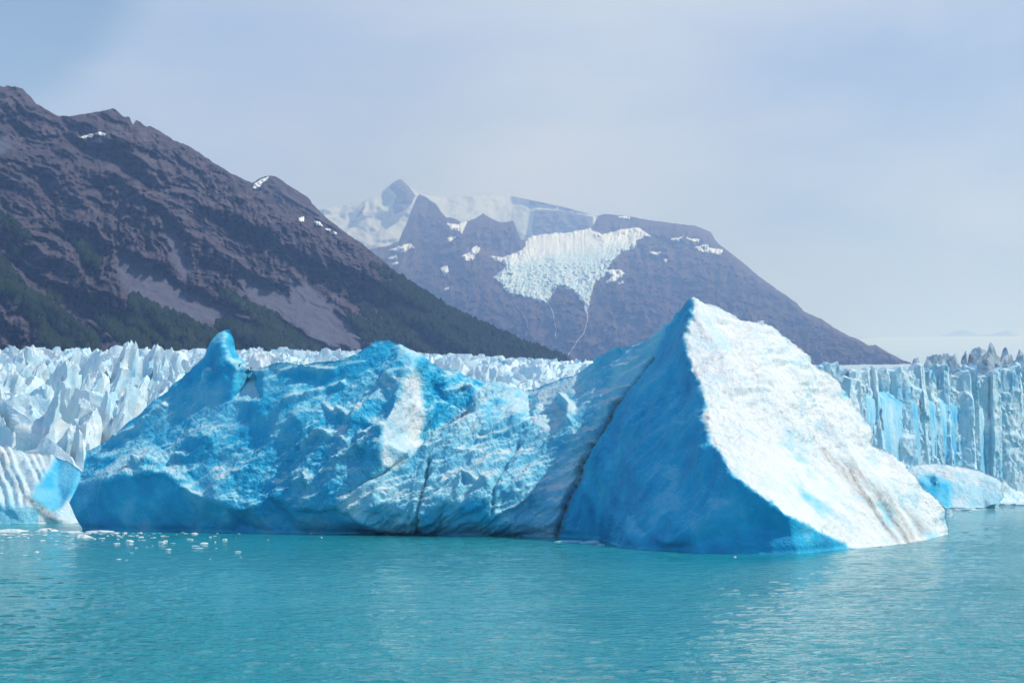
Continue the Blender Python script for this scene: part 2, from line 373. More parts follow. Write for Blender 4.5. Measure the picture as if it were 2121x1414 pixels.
def relief_left(x, y, D, t):
    sx_, sy_ = scree_warp(x, y); scr = mask_any(sx_, sy_, SCREES, 12); clf = mask_any(x, y, CLIFFS, 45)
    a = (x*0.62-y*1.0); b = (x*1.0+y*0.62)                   # across and along the fall lines, which run down to the right
    wx = 26*fbm(np.stack([x*0.012, y*0.012, 0*x+2], 1), 3)
    g1 = ridged(np.stack([(a+wx)*0.0085, b*0.0022, 0*x], 1), 5, 0.55)
    g2 = ridged(np.stack([(x+wx)*0.030, y*0.011, 0*x+4], 1), 5, 0.6)
    g3 = fbm(np.stack([x*0.05, y*0.05, 0*x+9], 1), 5, 0.65)
    st = strata_of(x, y, None); ter = np.abs(np.mod(st*0.5+0.35*noise(np.stack([x*.02, y*.02, 0*x], 1)), 1)-0.5)
    ter2 = np.abs(np.mod(st*1.6, 1)-0.5)
    g4 = ridged(np.stack([(x+wx)*0.085, y*0.028, 0*x+14], 1), 4, .65)
    r = -250*(g1-0.5)*(1-0.8*scr)-(30+130*clf)*(g2-0.5)*(1-scr)-(16+40*clf)*(g4-.5)*(1-scr)-50*g3*(1-0.9*scr)-(34*ter+16*ter2)*(1-scr)*(0.55+0.45*noise(np.stack([x*0.01, y*0.013, 0*x+5], 1)))
    return r*1.25*(D/2800)*(0.25+0.75*sstep(1.0, 0.90, t))
crest_l = [(-160, 215), (-60, 190), (0, 180), (20, 178), (45, 183), (62, 200), (75, 215), (105, 233), (120, 241), (150, 241), (200, 233), (230, 226), (240, 227), (252, 240), (268, 243), (275, 258), (283, 248), (300, 262), (310, 261),
           (335, 275), (365, 293), (390, 302), (410, 315), (440, 335), (475, 358), (497, 378), (520, 396), (560, 413), (600, 434), (650, 464), (690, 486), (740, 497), (780, 530), (830, 570), (880, 605), (930, 635), (980, 660), (1030, 682), (1080, 705), (1130, 722), (1170, 738), (1210, 754), (1260, 772)]
left = Relief(crest_l, 790, [(-160, 1100), (300, 1250), (700, 1550), (1260, 2150)], [(-160, 1900), (100, 1980), (480, 2050), (780, 2080), (1170, 2220), (1260, 2250)], relief_left, bow=-0.15, back=400)
def attrs_left(x, y, V):
    return {'strata': strata_of(x, y, V), 'scree': mask_any(*scree_warp(x, y), SCREES, 7), 'veg': mask_any(x, y, FORESTS, 6)}
left.jag = 1.7
V, fa, at = left.build(-160, 1260, 640, 300, attrs_left)
mtn_l = tag(obj('mountain', mesh_np('mountain', V, fa, attrs=at), M_ROCK), 'brown layered rock mountain with scree fans and dark forest strips', kind='structure')

def snow(surf, parent, poly, lift=18, **kw):
    V, f, x, y, sd = surf.patch(poly, lift, **kw)
    if len(f) == 0: return None
    return obj('snow_patch', mesh_np('snow_patch', V, f), M_SNOW, parent)
for p in ([(164, 284), (178, 281), (190, 277), (194, 280), (192, 285), (175, 286)], [(196, 277), (208, 274), (218, 278), (217, 282), (205, 280)],
          [(619, 452), (629, 450), (630, 459), (620, 458)], [(652, 459), (662, 461), (667, 468), (655, 467)], [(675, 475), (683, 476), (682, 479), (676, 478)], [(691, 481), (696, 482), (696, 485), (691, 485)]):
    snow(left, mtn_l, p, 10, step=0.8, edge=2.0, wob=0.7)

# ---- the summit behind the left ridge
def relief_hump(x, y, D, t):
    g = ridged(np.stack([(x*0.6-y)*0.02, (x+y*.6)*0.006, 0*x+8], 1), 4); g3 = fbm(np.stack([x*.06, y*.06, 0*x], 1), 4)
    return 0.8*(-60*(g-.5)-25*g3-16*np.abs(np.mod((y-0.55*x)*0.11, 1)-.5))*(0.3+0.7*sstep(1, .9, t))
hump = Relief([(440, 352), (470, 358), (487, 363), (505, 372), (522, 379), (540, 369), (556, 364), (572, 366), (585, 375), (600, 386), (622, 399), (642, 412), (646, 422), (680, 455), (700, 470), (730, 492), (760, 520), (800, 560), (850, 600)], 640,
              [(440, 2250), (850, 2350)], [(440, 2650), (850, 2550)], relief_hump)
V, fa, at = hump.build(440, 850, 200, 90, lambda x, y, V: {'strata': (y-0.55*x)*0.11, 'scree': 0*x, 'veg': 0*x})
mtn_h = tag(obj('mountain', mesh_np('mountain', V, fa, attrs=at), M_ROCK), 'rocky summit with a snow streak peeking over the left ridge', kind='structure')
snow(hump, mtn_h, [(522, 391), (528, 380), (543, 371), (556, 366), (552, 373), (543, 380), (535, 392)], 9, step=0.9, edge=2.0, wob=0.8)

# ---- forest on the left mountain (one mass of small crowns)
def build_forest():
    n = 130000; x = RNG.uniform(-60, 1180, n); y = RNG.uniform(430, 760, n)
    q = np.stack([x*0.06, y*0.06, 0*x], 1); wx = x+9*fbm(q, 3); wy = y+7*fbm(q+30, 3)
    m = np.full(n, -1e9)
    for p in FORESTS: m = np.maximum(m, poly_sd(wx, wy, p))
    keep = (m > RNG.uniform(-5, 3, n)) & (y > left.crest(x)+4); x = x[keep]; y = y[keep]
    n = min(len(x), 19000); x = x[:n]; y = y[:n]
    P, _, D = left.at_px(x, y)
    h = RNG.uniform(4.5, 9, n); r = h*RNG.uniform(0.32, 0.5, n)
    ring = 5; vs_, fs = [], []
    prof = [(-0.25, 0.55), (0.25, 1.0), (0.62, 0.72)]
    for zf, rf in prof:
        for k in range(ring):
            a = 2*math.pi*k/ring+RNG.uniform(0, 1.0, n); rr = r*rf*RNG.uniform(0.7, 1.25, n)
            vs_.append(np.stack([P[:, 0]+np.cos(a)*rr, P[:, 1]+np.sin(a)*rr, P[:, 2]+h*zf*RNG.uniform(0.85, 1.1, n)], 1))
    vs_.append(np.stack([P[:, 0]+r*RNG.normal(0, .15, n), P[:, 1], P[:, 2]+h], 1))
    V = np.stack(vs_, 1); nv = V.shape[1]
    tri = []
    for lv in range(2):
        for k in range(ring):
            a, b, c, d = lv*ring+k, lv*ring+(k+1) % ring, (lv+1)*ring+(k+1) % ring, (lv+1)*ring+k; tri += [(a, b, c), (a, c, d)]
    for k in range(ring): tri.append((2*ring+k, 2*ring+(k+1) % ring, 3*ring))
    T = (np.array(tri)[None]+np.arange(n)[:, None, None]*nv).reshape(-1, 3)
    o = obj('forest', mesh_np('forest', V.reshape(-1, 3), T, smooth=False), M_FOREST)
    tag(o, 'dark green forest in diagonal strips on the lower left mountainside', 'forest', kind='stuff')
build_forest()

# ---- far ridge with the hanging glacier
ROCKY = [[(1100, 640), (1250, 600), (1400, 620), (1400, 760), (1000, 760), (900, 660), (1000, 600)]]
def relief_far(x, y, D, t):
    wx = 30*fbm(np.stack([x*0.01, y*0.01, 0*x+12], 1), 3)
    g1 = ridged(np.stack([(x+wx)*0.0075, (y+0.3*x)*0.004, 0*x+20], 1), 5, 0.55)
    g2 = ridged(np.stack([(x+wx+0.4*y)*0.03, (y-0.4*x)*0.013, 0*x+24], 1), 5, 0.6)
    g3 = fbm(np.stack([x*0.045, y*0.06, 0*x+29], 1), 5, 0.65)
    st = (y-0.12*x+40*fbm(np.stack([x*.006, y*.006, 0*x], 1), 3))*0.05
    ter = np.abs(np.mod(st, 1)-0.5)
    ice = mask(x, y, HANGING, 45)
    g4 = ridged(np.stack([(x+wx)*0.08, y*0.04, 0*x+26], 1), 4, .65)
    r = -330*(g1-.5)-210*(g2-.5)-95*(g4-.5)-150*g3-30*ter
    return 1.7*r*(0.25+0.75*sstep(1, .9, t))*(1-0.92*ice)
HANGING = [(1014, 531), (1041, 534), (1085, 517), (1092, 494), (1130, 485), (1177, 483), (1224, 474), (1245, 486), (1300, 474), (1322, 471), (1348, 489), (1317, 498), (1315, 513), (1287, 521), (1269, 539), (1252, 569), (1233, 582), (1222, 617), (1216, 650), (1208, 626),
           (1185, 604), (1163, 592), (1153, 592), (1140, 616), (1129, 628), (1100, 618), (1068, 612), (1058, 614), (1041, 595), (1048, 592), (1021, 575), (1051, 551)]
crest_f = [(560, 560), (640, 540), (700, 524), (770, 515), (800, 511), (826, 499), (842, 462), (852, 436), (862, 412), (869, 403), (884, 410), (905, 424), (912, 438), (924, 450), (942, 452), (955, 461), (968, 458), (985, 453), (1000, 442), (1012, 450), (1035, 461), (1050, 461), (1062, 456), (1070, 475), (1080, 498), (1094, 498), (1130, 490),
           (1180, 488), (1220, 477), (1232, 462), (1238, 448), (1252, 443), (1300, 448), (1350, 457), (1400, 463), (1440, 468), (1474, 482), (1481, 498), (1500, 514), (1540, 545), (1575, 575), (1610, 600), (1650, 627), (1665, 645), (1700, 660), (1730, 680), (1760, 697), (1775, 701), (1800, 716), (1812, 714), (1840, 730), (1868, 745), (1910, 760)]
far = Relief(crest_f, 775, [(560, 4300), (1200, 4300), (1910, 4000)], [(560, 7600), (869, 8600), (1150, 8000), (1300, 8600), (1480, 8000), (1700, 5900), (1910, 4200)], relief_far, bow=-0.45, back=500)
def attrs_far(x, y, V):
    s = (y-0.25*x+60*fbm(np.stack([x*.005, y*.006, 0*x+3], 1), 4))*0.05
    return {'strata': s, 'scree': 0*x, 'veg': 0*x}
V, fa, at = far.build(560, 1910, 560, 240, attrs_far)
mtn_f = tag(obj('mountain', mesh_np('mountain', V, fa, attrs=at), M_ROCK_FAR), 'hazy rock mountain behind the iceberg carrying a hanging glacier', kind='structure')
for p in ([(805, 518), (830, 510), (852, 504), (856, 514), (831, 523)], [(803, 535), (821, 528), (824, 534), (810, 537)], [(812, 546), (825, 541), (826, 544), (815, 550)], [(955, 531), (970, 524), (987, 509), (995, 516), (977, 540), (966, 538)],
          [(911, 556), (926, 550), (929, 561), (921, 571), (917, 562)], [(926, 462), (946, 466), (968, 459), (956, 484), (946, 474), (934, 477)], [(918, 599), (929, 594), (928, 598), (920, 602)], [(1254, 560), (1287, 559), (1293, 567), (1278, 580), (1254, 586), (1269, 571)],
          [(1389, 495), (1413, 491), (1406, 500), (1392, 500)], [(1419, 493), (1452, 496), (1446, 503), (1432, 499)], [(1439, 513), (1465, 506), (1469, 514), (1495, 517), (1493, 528), (1456, 521)], [(1345, 523), (1368, 523), (1361, 531)],
          [(1280, 449), (1304, 449), (1303, 453), (1284, 453)], [(928, 494), (944, 489), (941, 493), (931, 500)], [(1375, 536), (1382, 537), (1381, 542), (1376, 541)], [(1281, 585), (1290, 582), (1289, 587), (1282, 589)]):
    snow(far, mtn_f, p, 75, step=1.0, edge=3.0, wob=1.6)
def hang_extra(x, y, sd):
    c = sstep(520, 552, y+6*noise(np.stack([x*.03, y*.03, 0*x], 1)))
    q = np.stack([(x+0.2*y)*0.09, y*0.22, 0*x+50], 1)
    return c*(75*(ridged(q, 4, 0.6)-0.5))+22*fbm(q*0.3, 3)
V, f, x, y, sd = far.patch(HANGING, 90, step=1.3, edge=6, wob=2.2, extra=hang_extra)
hg = obj('hanging_glacier', mesh_np('hanging_glacier', V, f, attrs={'crev': sstep(508, 545, y+0.15*(x-1150))}), M_HANG)
tag(hg, 'pale blue crevassed hanging glacier spilling down the far mountain face', 'hanging glacier')
def stream(pts, w, label):
    P = np.array(pts, float); s = np.concatenate([[0], np.cumsum(np.hypot(*np.diff(P, axis=0).T))]); n = int(s[-1]/1.5)+2
    t = np.linspace(0, s[-1], n); x = np.interp(t, s, P[:, 0]); y = np.interp(t, s, P[:, 1])
    x = x+1.6*fbm(np.stack([t*.15, 0*t, 0*t+w], 1), 3)
    ww = w*(0.55+0.6*np.abs(noise(np.stack([t*0.3, 0*t+4, 0*t], 1))))*(0.6+0.4*t/t[-1])
    rows = []
    for k, (o_, l_) in enumerate(((-1, -12), (-0.5, 40), (0, 55), (0.5, 40), (1, -12))):
        _, _, D = far.at_px(x+o_*ww, y); rows.append(world_pt(x+o_*ww, y, D-l_))
    V = np.stack(rows, 1).reshape(-1, 3)
    tag(obj('meltwater_stream', mesh_np('meltwater_stream', V, grid_faces(5, n)), M_STREAM), label, 'stream', 'meltwater streams below the hanging glacier')
stream([(1131, 624), (1140, 634), (1146, 650), (1149, 668), (1152, 682), (1150, 696)], 1.5, 'short white meltwater stream below the middle lobe of the hanging glacier')
stream([(1216, 645), (1217, 660), (1213, 678), (1208, 692), (1197, 703), (1190, 716), (1178, 733), (1172, 745)], 1.8, 'longest white meltwater stream falling from the lowest ice tongue')
stream([(1060, 615), (1068, 632), (1084, 650), (1092, 668), (1094, 682), (1088, 697)], 0.9, 'faint thin meltwater stream furthest from the lowest ice tongue')

# ---- snow dome and peak in the cloud
ROCKS_BACK = [[(805, 388), (818, 376), (830, 368), (846, 385), (860, 405), (850, 425), (838, 436), (817, 444), (813, 429), (822, 405)], [(1108, 434), (1157, 436), (1228, 449), (1229, 484), (1194, 490), (1143, 498), (1106, 488), (1101, 473)],
              [(735, 455), (747, 434), (758, 420), (750, 444)], [(1065, 405), (1120, 418), (1180, 431), (1235, 444), (1180, 435), (1110, 421)], [(655, 428), (672, 424), (672, 432), (660, 434)]]
def relief_back(x, y, D, t):
    rk = mask_any(x, y, ROCKS_BACK, 10); q = np.stack([x*0.012, y*0.016, 0*x+60], 1)
    return -260*fbm(q, 4)-200*rk*(0.4+ridged(q*3, 4))
back = Relief([(480, 470), (560, 455), (640, 440), (700, 427), (750, 418), (790, 398), (812, 378), (826, 371), (832, 372), (845, 384), (870, 402), (920, 408), (1000, 404), (1060, 406), (1100, 415), (1160, 427), (1230, 446), (1300, 455), (1360, 470)], 560,
              [(480, 10300), (1360, 10300)], [(480, 10700), (826, 11100), (1060, 11600), (1360, 10700)], relief_back, back=900)
back.jag = 0.5
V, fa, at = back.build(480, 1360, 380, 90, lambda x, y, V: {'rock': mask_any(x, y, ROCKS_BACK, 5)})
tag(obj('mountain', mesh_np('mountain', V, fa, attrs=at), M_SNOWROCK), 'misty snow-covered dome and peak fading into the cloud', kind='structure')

# ---- icefield and faint slopes far to the right
FAINT = [[(1925, 675), (1950, 650), (1980, 622), (1996, 615), (1985, 640), (1950, 676)], [(1930, 690), (1970, 680), (2010, 690), (2000, 697), (1935, 697)], [(2040, 690), (2060, 655), (2100, 635), (2200, 615), (2200, 690), (2100, 697)], [(1740, 640), (1790, 600), (1820, 560), (1800, 620), (1750, 668)], [(1700, 690), (1760, 672), (1840, 684), (1840, 697), (1700, 700)]]
def relief_faint(x, y, D, t):
    q = np.stack([x*0.008, y*0.01, 0*x+80], 1); return -300*fbm(q, 5)-100*mask_any(x, y, FAINT, 10)
faint = Relief([(1560, 712), (1680, 708), (1730, 700), (1770, 696), (1850, 704), (1905, 704), (1930, 700), (1960, 692), (1985, 684), (2000, 683), (2025, 694), (2050, 692), (2090, 684), (2130, 682), (2200, 684), (2320, 680)], 725, [(1560, 24000), (2320, 24000)], [(1560, 25500), (2320, 25500)], relief_faint, back=700)
faint.jag = 0.4
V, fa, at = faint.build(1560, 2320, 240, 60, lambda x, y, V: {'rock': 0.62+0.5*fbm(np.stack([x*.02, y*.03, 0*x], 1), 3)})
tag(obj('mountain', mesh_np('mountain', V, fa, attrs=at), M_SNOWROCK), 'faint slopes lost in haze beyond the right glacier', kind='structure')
def relief_field(x, y, D, t):
    q = np.stack([x*0.05, y*0.25, 0*x+90], 1); return -90*ridged(q, 4)*np.clip(t*1.3, 0, 1)
fieldr = Relief([(1500, 705), (1700, 704), (1850, 698), (1950, 696), (2100, 696), (2320, 694)], 775, [(1500, 1500), (2320, 1500)], [(1500, 23500), (2320, 23500)], relief_field, bow=-0.75, back=600)
fieldr.jag = 0.3
V, fa, at = fieldr.build(1500, 2320, 300, 110, lambda x, y, V: {'crev': 0.7*np.ones_like(x)})
tag(obj('icefield', mesh_np('icefield', V, fa, attrs=at), M_FIRN), 'pale icefield rising into the haze behind the right glacier front', kind='structure')

# ------------------------------------------------------------------ shapes in ice
def crystal(seed, nth=22, nph=13, h=1.6, sides=7, tops=5, rough=0.07, taper=0.35, flat=0.0, steep=1.0):
    """a faceted block: the common part of random planes, sampled around a point, roughened; unit half-width, base at z=0"""
    r = np.random.default_rng(seed); pl = []
    a0 = r.uniform(0, 6.28)
    for k in range(sides):
        a = a0+2*math.pi*k/sides+r.uniform(-.35, .35); up = r.uniform(0.0, taper); n = np.array([math.cos(a), math.sin(a), up]); n /= np.linalg.norm(n); pl.append((n, r.uniform(0.62, 1.0)))
    for k in range(tops):
        a = r.uniform(0, 6.28); s = r.uniform(0.25, 1.1)*(1-flat)*steep; n = np.array([math.cos(a)*s, math.sin(a)*s, 1.0]); n /= np.linalg.norm(n); pl.append((n, r.uniform(0.62, 1.0)*h*n[2]))
    pl.append((np.array([0, 0, -1.0]), 0.35))
    th = np.linspace(0, 2*math.pi, nth, endpoint=False); ph = np.linspace(-0.35, math.pi/2, nph)
    pp, tt = np.meshgrid(ph[:-1], th, indexing='ij')
    d = np.stack([np.cos(pp)*np.cos(tt), np.cos(pp)*np.sin(tt), np.sin(pp)*1.5], -1).reshape(-1, 3); d = np.vstack([d, [[0, 0, 1.5]]])
    R = np.full(len(d), 1e9)
    for n, o_ in pl:
        q = d@n; R = np.where(q > 1e-4, np.minimum(R, o_/np.maximum(q, 1e-4)), R)
    R = np.minimum(R, 3.0); V = d*R[:, None]
    nn = ridged(V*1.7+seed*3.1, 4, .55)-0.5; V *= (1+rough*nn*1.6)[:, None]
    V[:, :2] += rough*0.9*np.stack([noise(V*1.2+seed), noise(V*1.2+seed+50)], 1)
    rows = nph-1; f = []
    for i in range(rows-1):
        for j in range(nth): f.append((i*nth+j, i*nth+(j+1) % nth, (i+1)*nth+(j+1) % nth, (i+1)*nth+j))
    top = len(V)-1
    for j in range(nth): f.append(((rows-1)*nth+j, (rows-1)*nth+(j+1) % nth, top))
    return V, f
def ice_mesh(name, V, f, mat, sharp=32, attrs=None):
    me = mesh_np(name, V, f, attrs=attrs); me.set_sharp_from_angle(angle=math.radians(sharp)); me.materials.append(mat); return me

# ------------------------------------------------------------------ the glacier
def glacier_front(X): return np.interp(X, [-400, -150, -60, 60, 130, 400], [415, 430, 470, 540, 560, 840])
PROF_L = np.array([(0, -3), (6, 6), (30, 19), (90, 33), (170, 47), (270, 58), (420, 75), (570, 91), (870, 117), (1200, 146), (1700, 187), (2300, 215), (3000, 235)], float)
PROF_R = np.array([(0, -3), (3, 44), (8, 48), (60, 55), (120, 61), (260, 72), (420, 85), (570, 95), (870, 118), (1200, 140), (1700, 176), (2300, 210), (3000, 230)], float)
def glacier_z(X, Y):
    d = Y-glacier_front(X); zl = np.interp(d, PROF_L[:, 0], PROF_L[:, 1]); zr = np.interp(d, PROF_R[:, 0], PROF_R[:, 1])
    w = sstep(0, 120, X); z = zl*(1-w)+zr*w
    q = np.stack([X*0.02, Y*0.02, 0*X+6], 1)
    return np.where(d > 1, z+3.0*fbm(q, 3)*np.clip(d/60, 0, 1)+0.0, z)
glacier = tag(empty('glacier', (0, 520, 0)), 'wide pale blue glacier of jagged seracs stretching behind the iceberg', 'glacier')
def local(V, o): return np.asarray(V)-np.array(o.location)[None]
def build_bed():
    Yd = np.concatenate([np.linspace(0, 40, 22), np.geomspace(44, 2600, 110)]); Xs = np.linspace(-1, 1, 260)
    dd, xx = np.meshgrid(Yd, Xs, indexing='ij'); X = xx*(260+dd*0.42); Y = dd+glacier_front(X); X, Y = X.ravel(), Y.ravel()
    Z = glacier_z(X, Y); q = np.stack([X*0.06, Y*0.06, Z*0.06], 1); Z = Z+2.4*ridged(q, 4)*np.clip((Y-glacier_front(X))/30, 0, 1)-1.5; Y = Y+3*fbm(q*1.5+9, 3)
    obj('crevassed_bed', mesh_np('crevassed_bed', local(np.stack([X, Y, Z], 1), glacier), grid_faces(260, len(Yd))), M_BED, glacier)
build_bed()
SER = [crystal(100+k, 40, 24, h=random.uniform(1.3, 2.3), sides=random.choice((4, 5, 6)), tops=random.choice((3, 4, 5)), rough=0.17, taper=0.75 if k % 2 else 0.45, steep=1.9 if k % 2 else 1.0) for k in range(16)]
SER_ME = [ice_mesh('serac', V, f, M_GLAC) for V, f in SER]
LOW = [crystal(100+k, 12, 8, h=random.uniform(1.3, 2.2), sides=5, tops=4, rough=0.16, taper=0.75 if k % 2 else 0.45, steep=1.9 if k % 2 else 1.0) for k in range(12)]
def build_seracs():
    items = []
    Y = 424.0
    while Y < 1750:
        sp = 12.5-1.0*min(max((Y-450)/900, 0), 1)
        hw = 0.40*Y; X = -hw
        while X < hw:
            x = X+random.uniform(-.35, .35)*sp; y = Y+random.uniform(-.5, .5)*sp; d = y-float(glacier_front(x)); X += sp*random.uniform(0.75, 1.2)
            if d < 4 or (x > 60 and d < 10) or (x > 95 and d < 26): continue
            z = float(glacier_z(np.array([x]), np.array([y]))[0]); left_w = float(sstep(20, -60, np.array(x)))
            w = sp*random.uniform(0.42, 0.85); hh = sp*random.uniform(0.40, 0.80)*(1+0.55*left_w*(d < 260))
            if x > 60: hh *= 0.55
            px = CX+x/y*F; py = HY-(z+hh*1.2-CH)/y*F
            if not (-90 < px < 2215): continue
            hid = (430 < px < 1690 and py > 830) or (1310 < px < 1640)
            if hid: continue
            items.append((x, y, z, w, hh, px, py))
        Y += sp*0.95
    # which of them show: sweep from near to far, keeping a skyline per column
    sky_y = np.full(2400, 1100.0); show = []
    for it in sorted(items, key=lambda i: i[1]):
        x, y, z, w, hh, px, py = it; a = int(max(0, px-w/y*F+100)); b = int(min(2399, px+w/y*F+100)); vis = np.clip(sky_y[a:b+1]-py, 0, None).sum() if b > a else 0
        show.append(vis); sky_y[a:b+1] = np.minimum(sky_y[a:b+1], py+0.35*(hh/y*F))
    it = sorted(items, key=lambda i: i[1]); order = sorted(range(len(it)), key=lambda k: -show[k])
    vis_n = [k for k in order if show[k] > 3]
    big = set(vis_n[:290]); VV, FF, nb = [], [], 0
    for k, (x, y, z, w, hh, px, py) in enumerate(it):
        lean = random.uniform(0.0, 0.30) if x < 20 else random.uniform(-.1, .12); rz = random.gauss(0.5 if x < 20 else 0.0, 0.45)+random.choice((0, math.pi)); ex = random.uniform(0.5, 0.85)
        Rm = Matrix.Rotation(lean, 4, 'Y') @ Matrix.Rotation(rz, 4, 'Z')
        S = Matrix.Diagonal((w*ex, w/ex, hh, 1)); T = Matrix.Translation((x, y, z-hh*0.18))
        if k in big:
            o = obj('serac', random.choice(SER_ME), None, glacier); o.matrix_parent_inverse = Matrix(); o.matrix_local = Matrix.Translation(-glacier.location) @ T @ Rm @ S
        elif show[k] > -1:
            V, f = random.choice(LOW); V4 = np.c_[V, np.ones(len(V))]@np.array(Matrix.Translation(-glacier.location) @ T @ Rm @ S).T
            VV.append(V4[:, :3]); FF += [tuple(i+nb for i in q) for q in f]; nb += len(V)
    o = obj('distant_seracs', ice_mesh('distant_seracs', np.vstack(VV), FF, M_GLAC), None, glacier); o['kind'] = 'stuff'
    print('seracs', len(it), len(vis_n), len(big))
build_seracs()
# right front: tall columns of ice side by side
def chips(a, b, seed):
    return _PERM[(_PERM[(np.floor(a).astype(int)+seed*7) & 511]+np.floor(b).astype(int)) & 511]/511.0
def ice_column(X, Yf, w, h, seed):
    r = np.random.default_rng(seed); nu, nv = 44, 110
    u = np.linspace(-1, 1, nu); v = np.linspace(0, 1, nv); vv, uu = np.meshgrid(v, u, indexing='ij'); uu, vv = uu.ravel(), vv.ravel()
    kn = np.sort(np.concatenate([[-1, 1], r.uniform(-.9, .9, r.integers(2, 6))])); dep = min(w, 3.6)
    ka = r.uniform(-.45, .25, len(kn))*dep; kb = ka+r.uniform(-.3, .3, len(kn))*dep; ka[[0, -1]] = kb[[0, -1]] = dep*r.uniform(0.1, 0.55)
    uw = uu+0.10*fbm(np.stack([uu*2, vv*5, 0*uu+seed], 1), 3)
    front = np.interp(uw, kn, ka)*(1-vv)+np.interp(uw, kn, kb)*vv
    tilt = r.uniform(-.05, .05)*h; lean = r.uniform(0.03, 0.12)*h
    y = Yf+front+lean*vv
    top = h*(1+0.07*uu*r.uniform(-1, 1))
    x = X+uu*w*(1.04-0.12*vv**2)+tilt*vv
    z = vv*top-2
    q = np.stack([x*0.10, y*0.10, z*0.085], 1)+seed
    for _ in range(r.integers(3, 7)):                         # ledges where slabs have broken away
        lv = r.uniform(.15, .92); sl = r.uniform(-.12, .12); y = y+r.uniform(.3, 1.3)*sstep(lv-.012, lv+.012, vv+sl*uu+0.03*noise(q*2))
    wob = 0.45*fbm(q*2.2+5, 3)
    y = y-1.3*chips(x*0.21+0.35*z*0.05+wob, z*0.085+0.12*x+wob*1.4, seed)-0.7*chips(x*0.5+wob*1.7+9, z*0.20-0.1*x+wob*2, seed+3)
    y = y-1.0*(ridged(q*1.3, 4, .6)-.5)-0.5*fbm(np.stack([x*.4, 0*x, z*.3], 1)+seed, 4, .6)
    z = z+sstep(.85, 1, vv)*2.2*noise(np.stack([x*.25, y*.25, 0*x], 1))
    P = np.stack([x, y, z], 1)
    rows = [P]; last = P[-nu:]
    for k, (dy, dz) in enumerate(((2.0, 0.7), (6, 1.0), (14, 0.2), (22, -6))):
        qq = last.copy(); qq[:, 1] += dy; qq[:, 2] += dz+0.8*noise(qq*0.3); rows.append(qq)
    return np.vstack(rows), grid_faces(nu, nv+4)
def build_columns():
    X = 95.0; k = 0
    while X < 262:
        w = random.choice((3.2, 4.6, 6.0, 7.5, 9.5))*random.uniform(.85, 1.15); Xc = X+w; px = CX+Xc/585*F
        Yf = float(glacier_front(Xc))+random.uniform(-1.6, 1.6); h = CH+(HY-757+random.uniform(-8, 12))/F*float(glacier_front(Xc))
        if random.random() < 0.25: h *= random.uniform(0.93, 0.98); Yf -= 1.5
        V, f = ice_column(Xc, Yf, w*1.06, h, 300+k); me = mesh_np('ice_column', local(V, glacier), f); me.set_sharp_from_angle(angle=math.radians(34)); me.materials.append(M_COL)
        obj('ice_column', me, None, glacier); X += 2*w*0.84; k += 1
M_COL = make_glacier_mat('column_ice', 0.26)
build_columns()
# dark, dirty seracs on the skyline at the far right
_t = NT('dirty_serac_ice'); _g = _t.n('ShaderNodeNewGeometry').outputs['Position']; _n = _t.noise(0.09, 7, 0.7, 0.8, _g); M_DIRTY = _t.bsdf(_t.ramp(_n, [(0.32, (0.13, 0.16, 0.20)), (0.48, (0.34, 0.47, 0.58)), (0.62, (0.66, 0.78, 0.86))]), 0.6, _t.bump(_n, 2.5, 0.8))
for k, (px, py, w) in enumerate([(1935, 742, 16), (1965, 738, 18), (1998, 734, 17), (2030, 726, 22), (2062, 716, 26), (2085, 728, 22), (2112, 732, 20), (2135, 722, 24), (1915, 746, 12), (2010, 742, 18), (2045, 738, 24), (2080, 742, 26), (2120, 744, 24), (1890, 749, 12), (1980, 748, 18)]):
    D = 1000-k*11; P = world_pt(px, py, D); V, f = crystal(700+k, 26, 15, h=1.7, sides=6, tops=5, rough=0.14, taper=0.8)
    hh = P[2]-float(glacier_z(np.array([P[0]]), np.array([D]))[0])+6; s = w/F*D; V = V*[s*1.7, s*1.6, (hh+3)/V[:, 2].max()]
    o = obj('dark_serac', ice_mesh('dark_serac', V, f, M_DIRTY), None, glacier, (P[0]-glacier.location.x, D-glacier.location.y, P[2]-hh))
# fallen ice piled along the foot of the right front
def build_rubble():
    nx, ny = 240, 60; X = np.linspace(105, 262, nx); s = np.linspace(0, 1, ny); ss, xx = np.meshgrid(s, X, indexing='ij'); xx, ss = xx.ravel(), ss.ravel()
    front = glacier_front(xx); y0 = front-np.interp(xx, [105, 140, 175, 200, 262], [60, 48, 26, 16, 18]); y = y0+(front+4-y0)*ss
    h = np.interp(xx, [105, 140, 165, 180, 205, 262], [30, 22, 12, 8, 12, 16])
    q = np.stack([xx*.11, y*.11, 0*xx+2], 1)
    z = -1.5+h*ss**0.8*(0.75+0.5*fbm(q, 3))+3.4*(ridged(q*1.9, 4, .6)-.35)*np.sqrt(ss)+1.2*np.abs(fbm(q*5, 3))
    o = obj('fallen_ice', mesh_np('fallen_ice', local(np.stack([xx, y, z], 1), glacier), grid_faces(nx, ny)), M_GLAC, glacier); o['kind'] = 'stuff'
build_rubble()

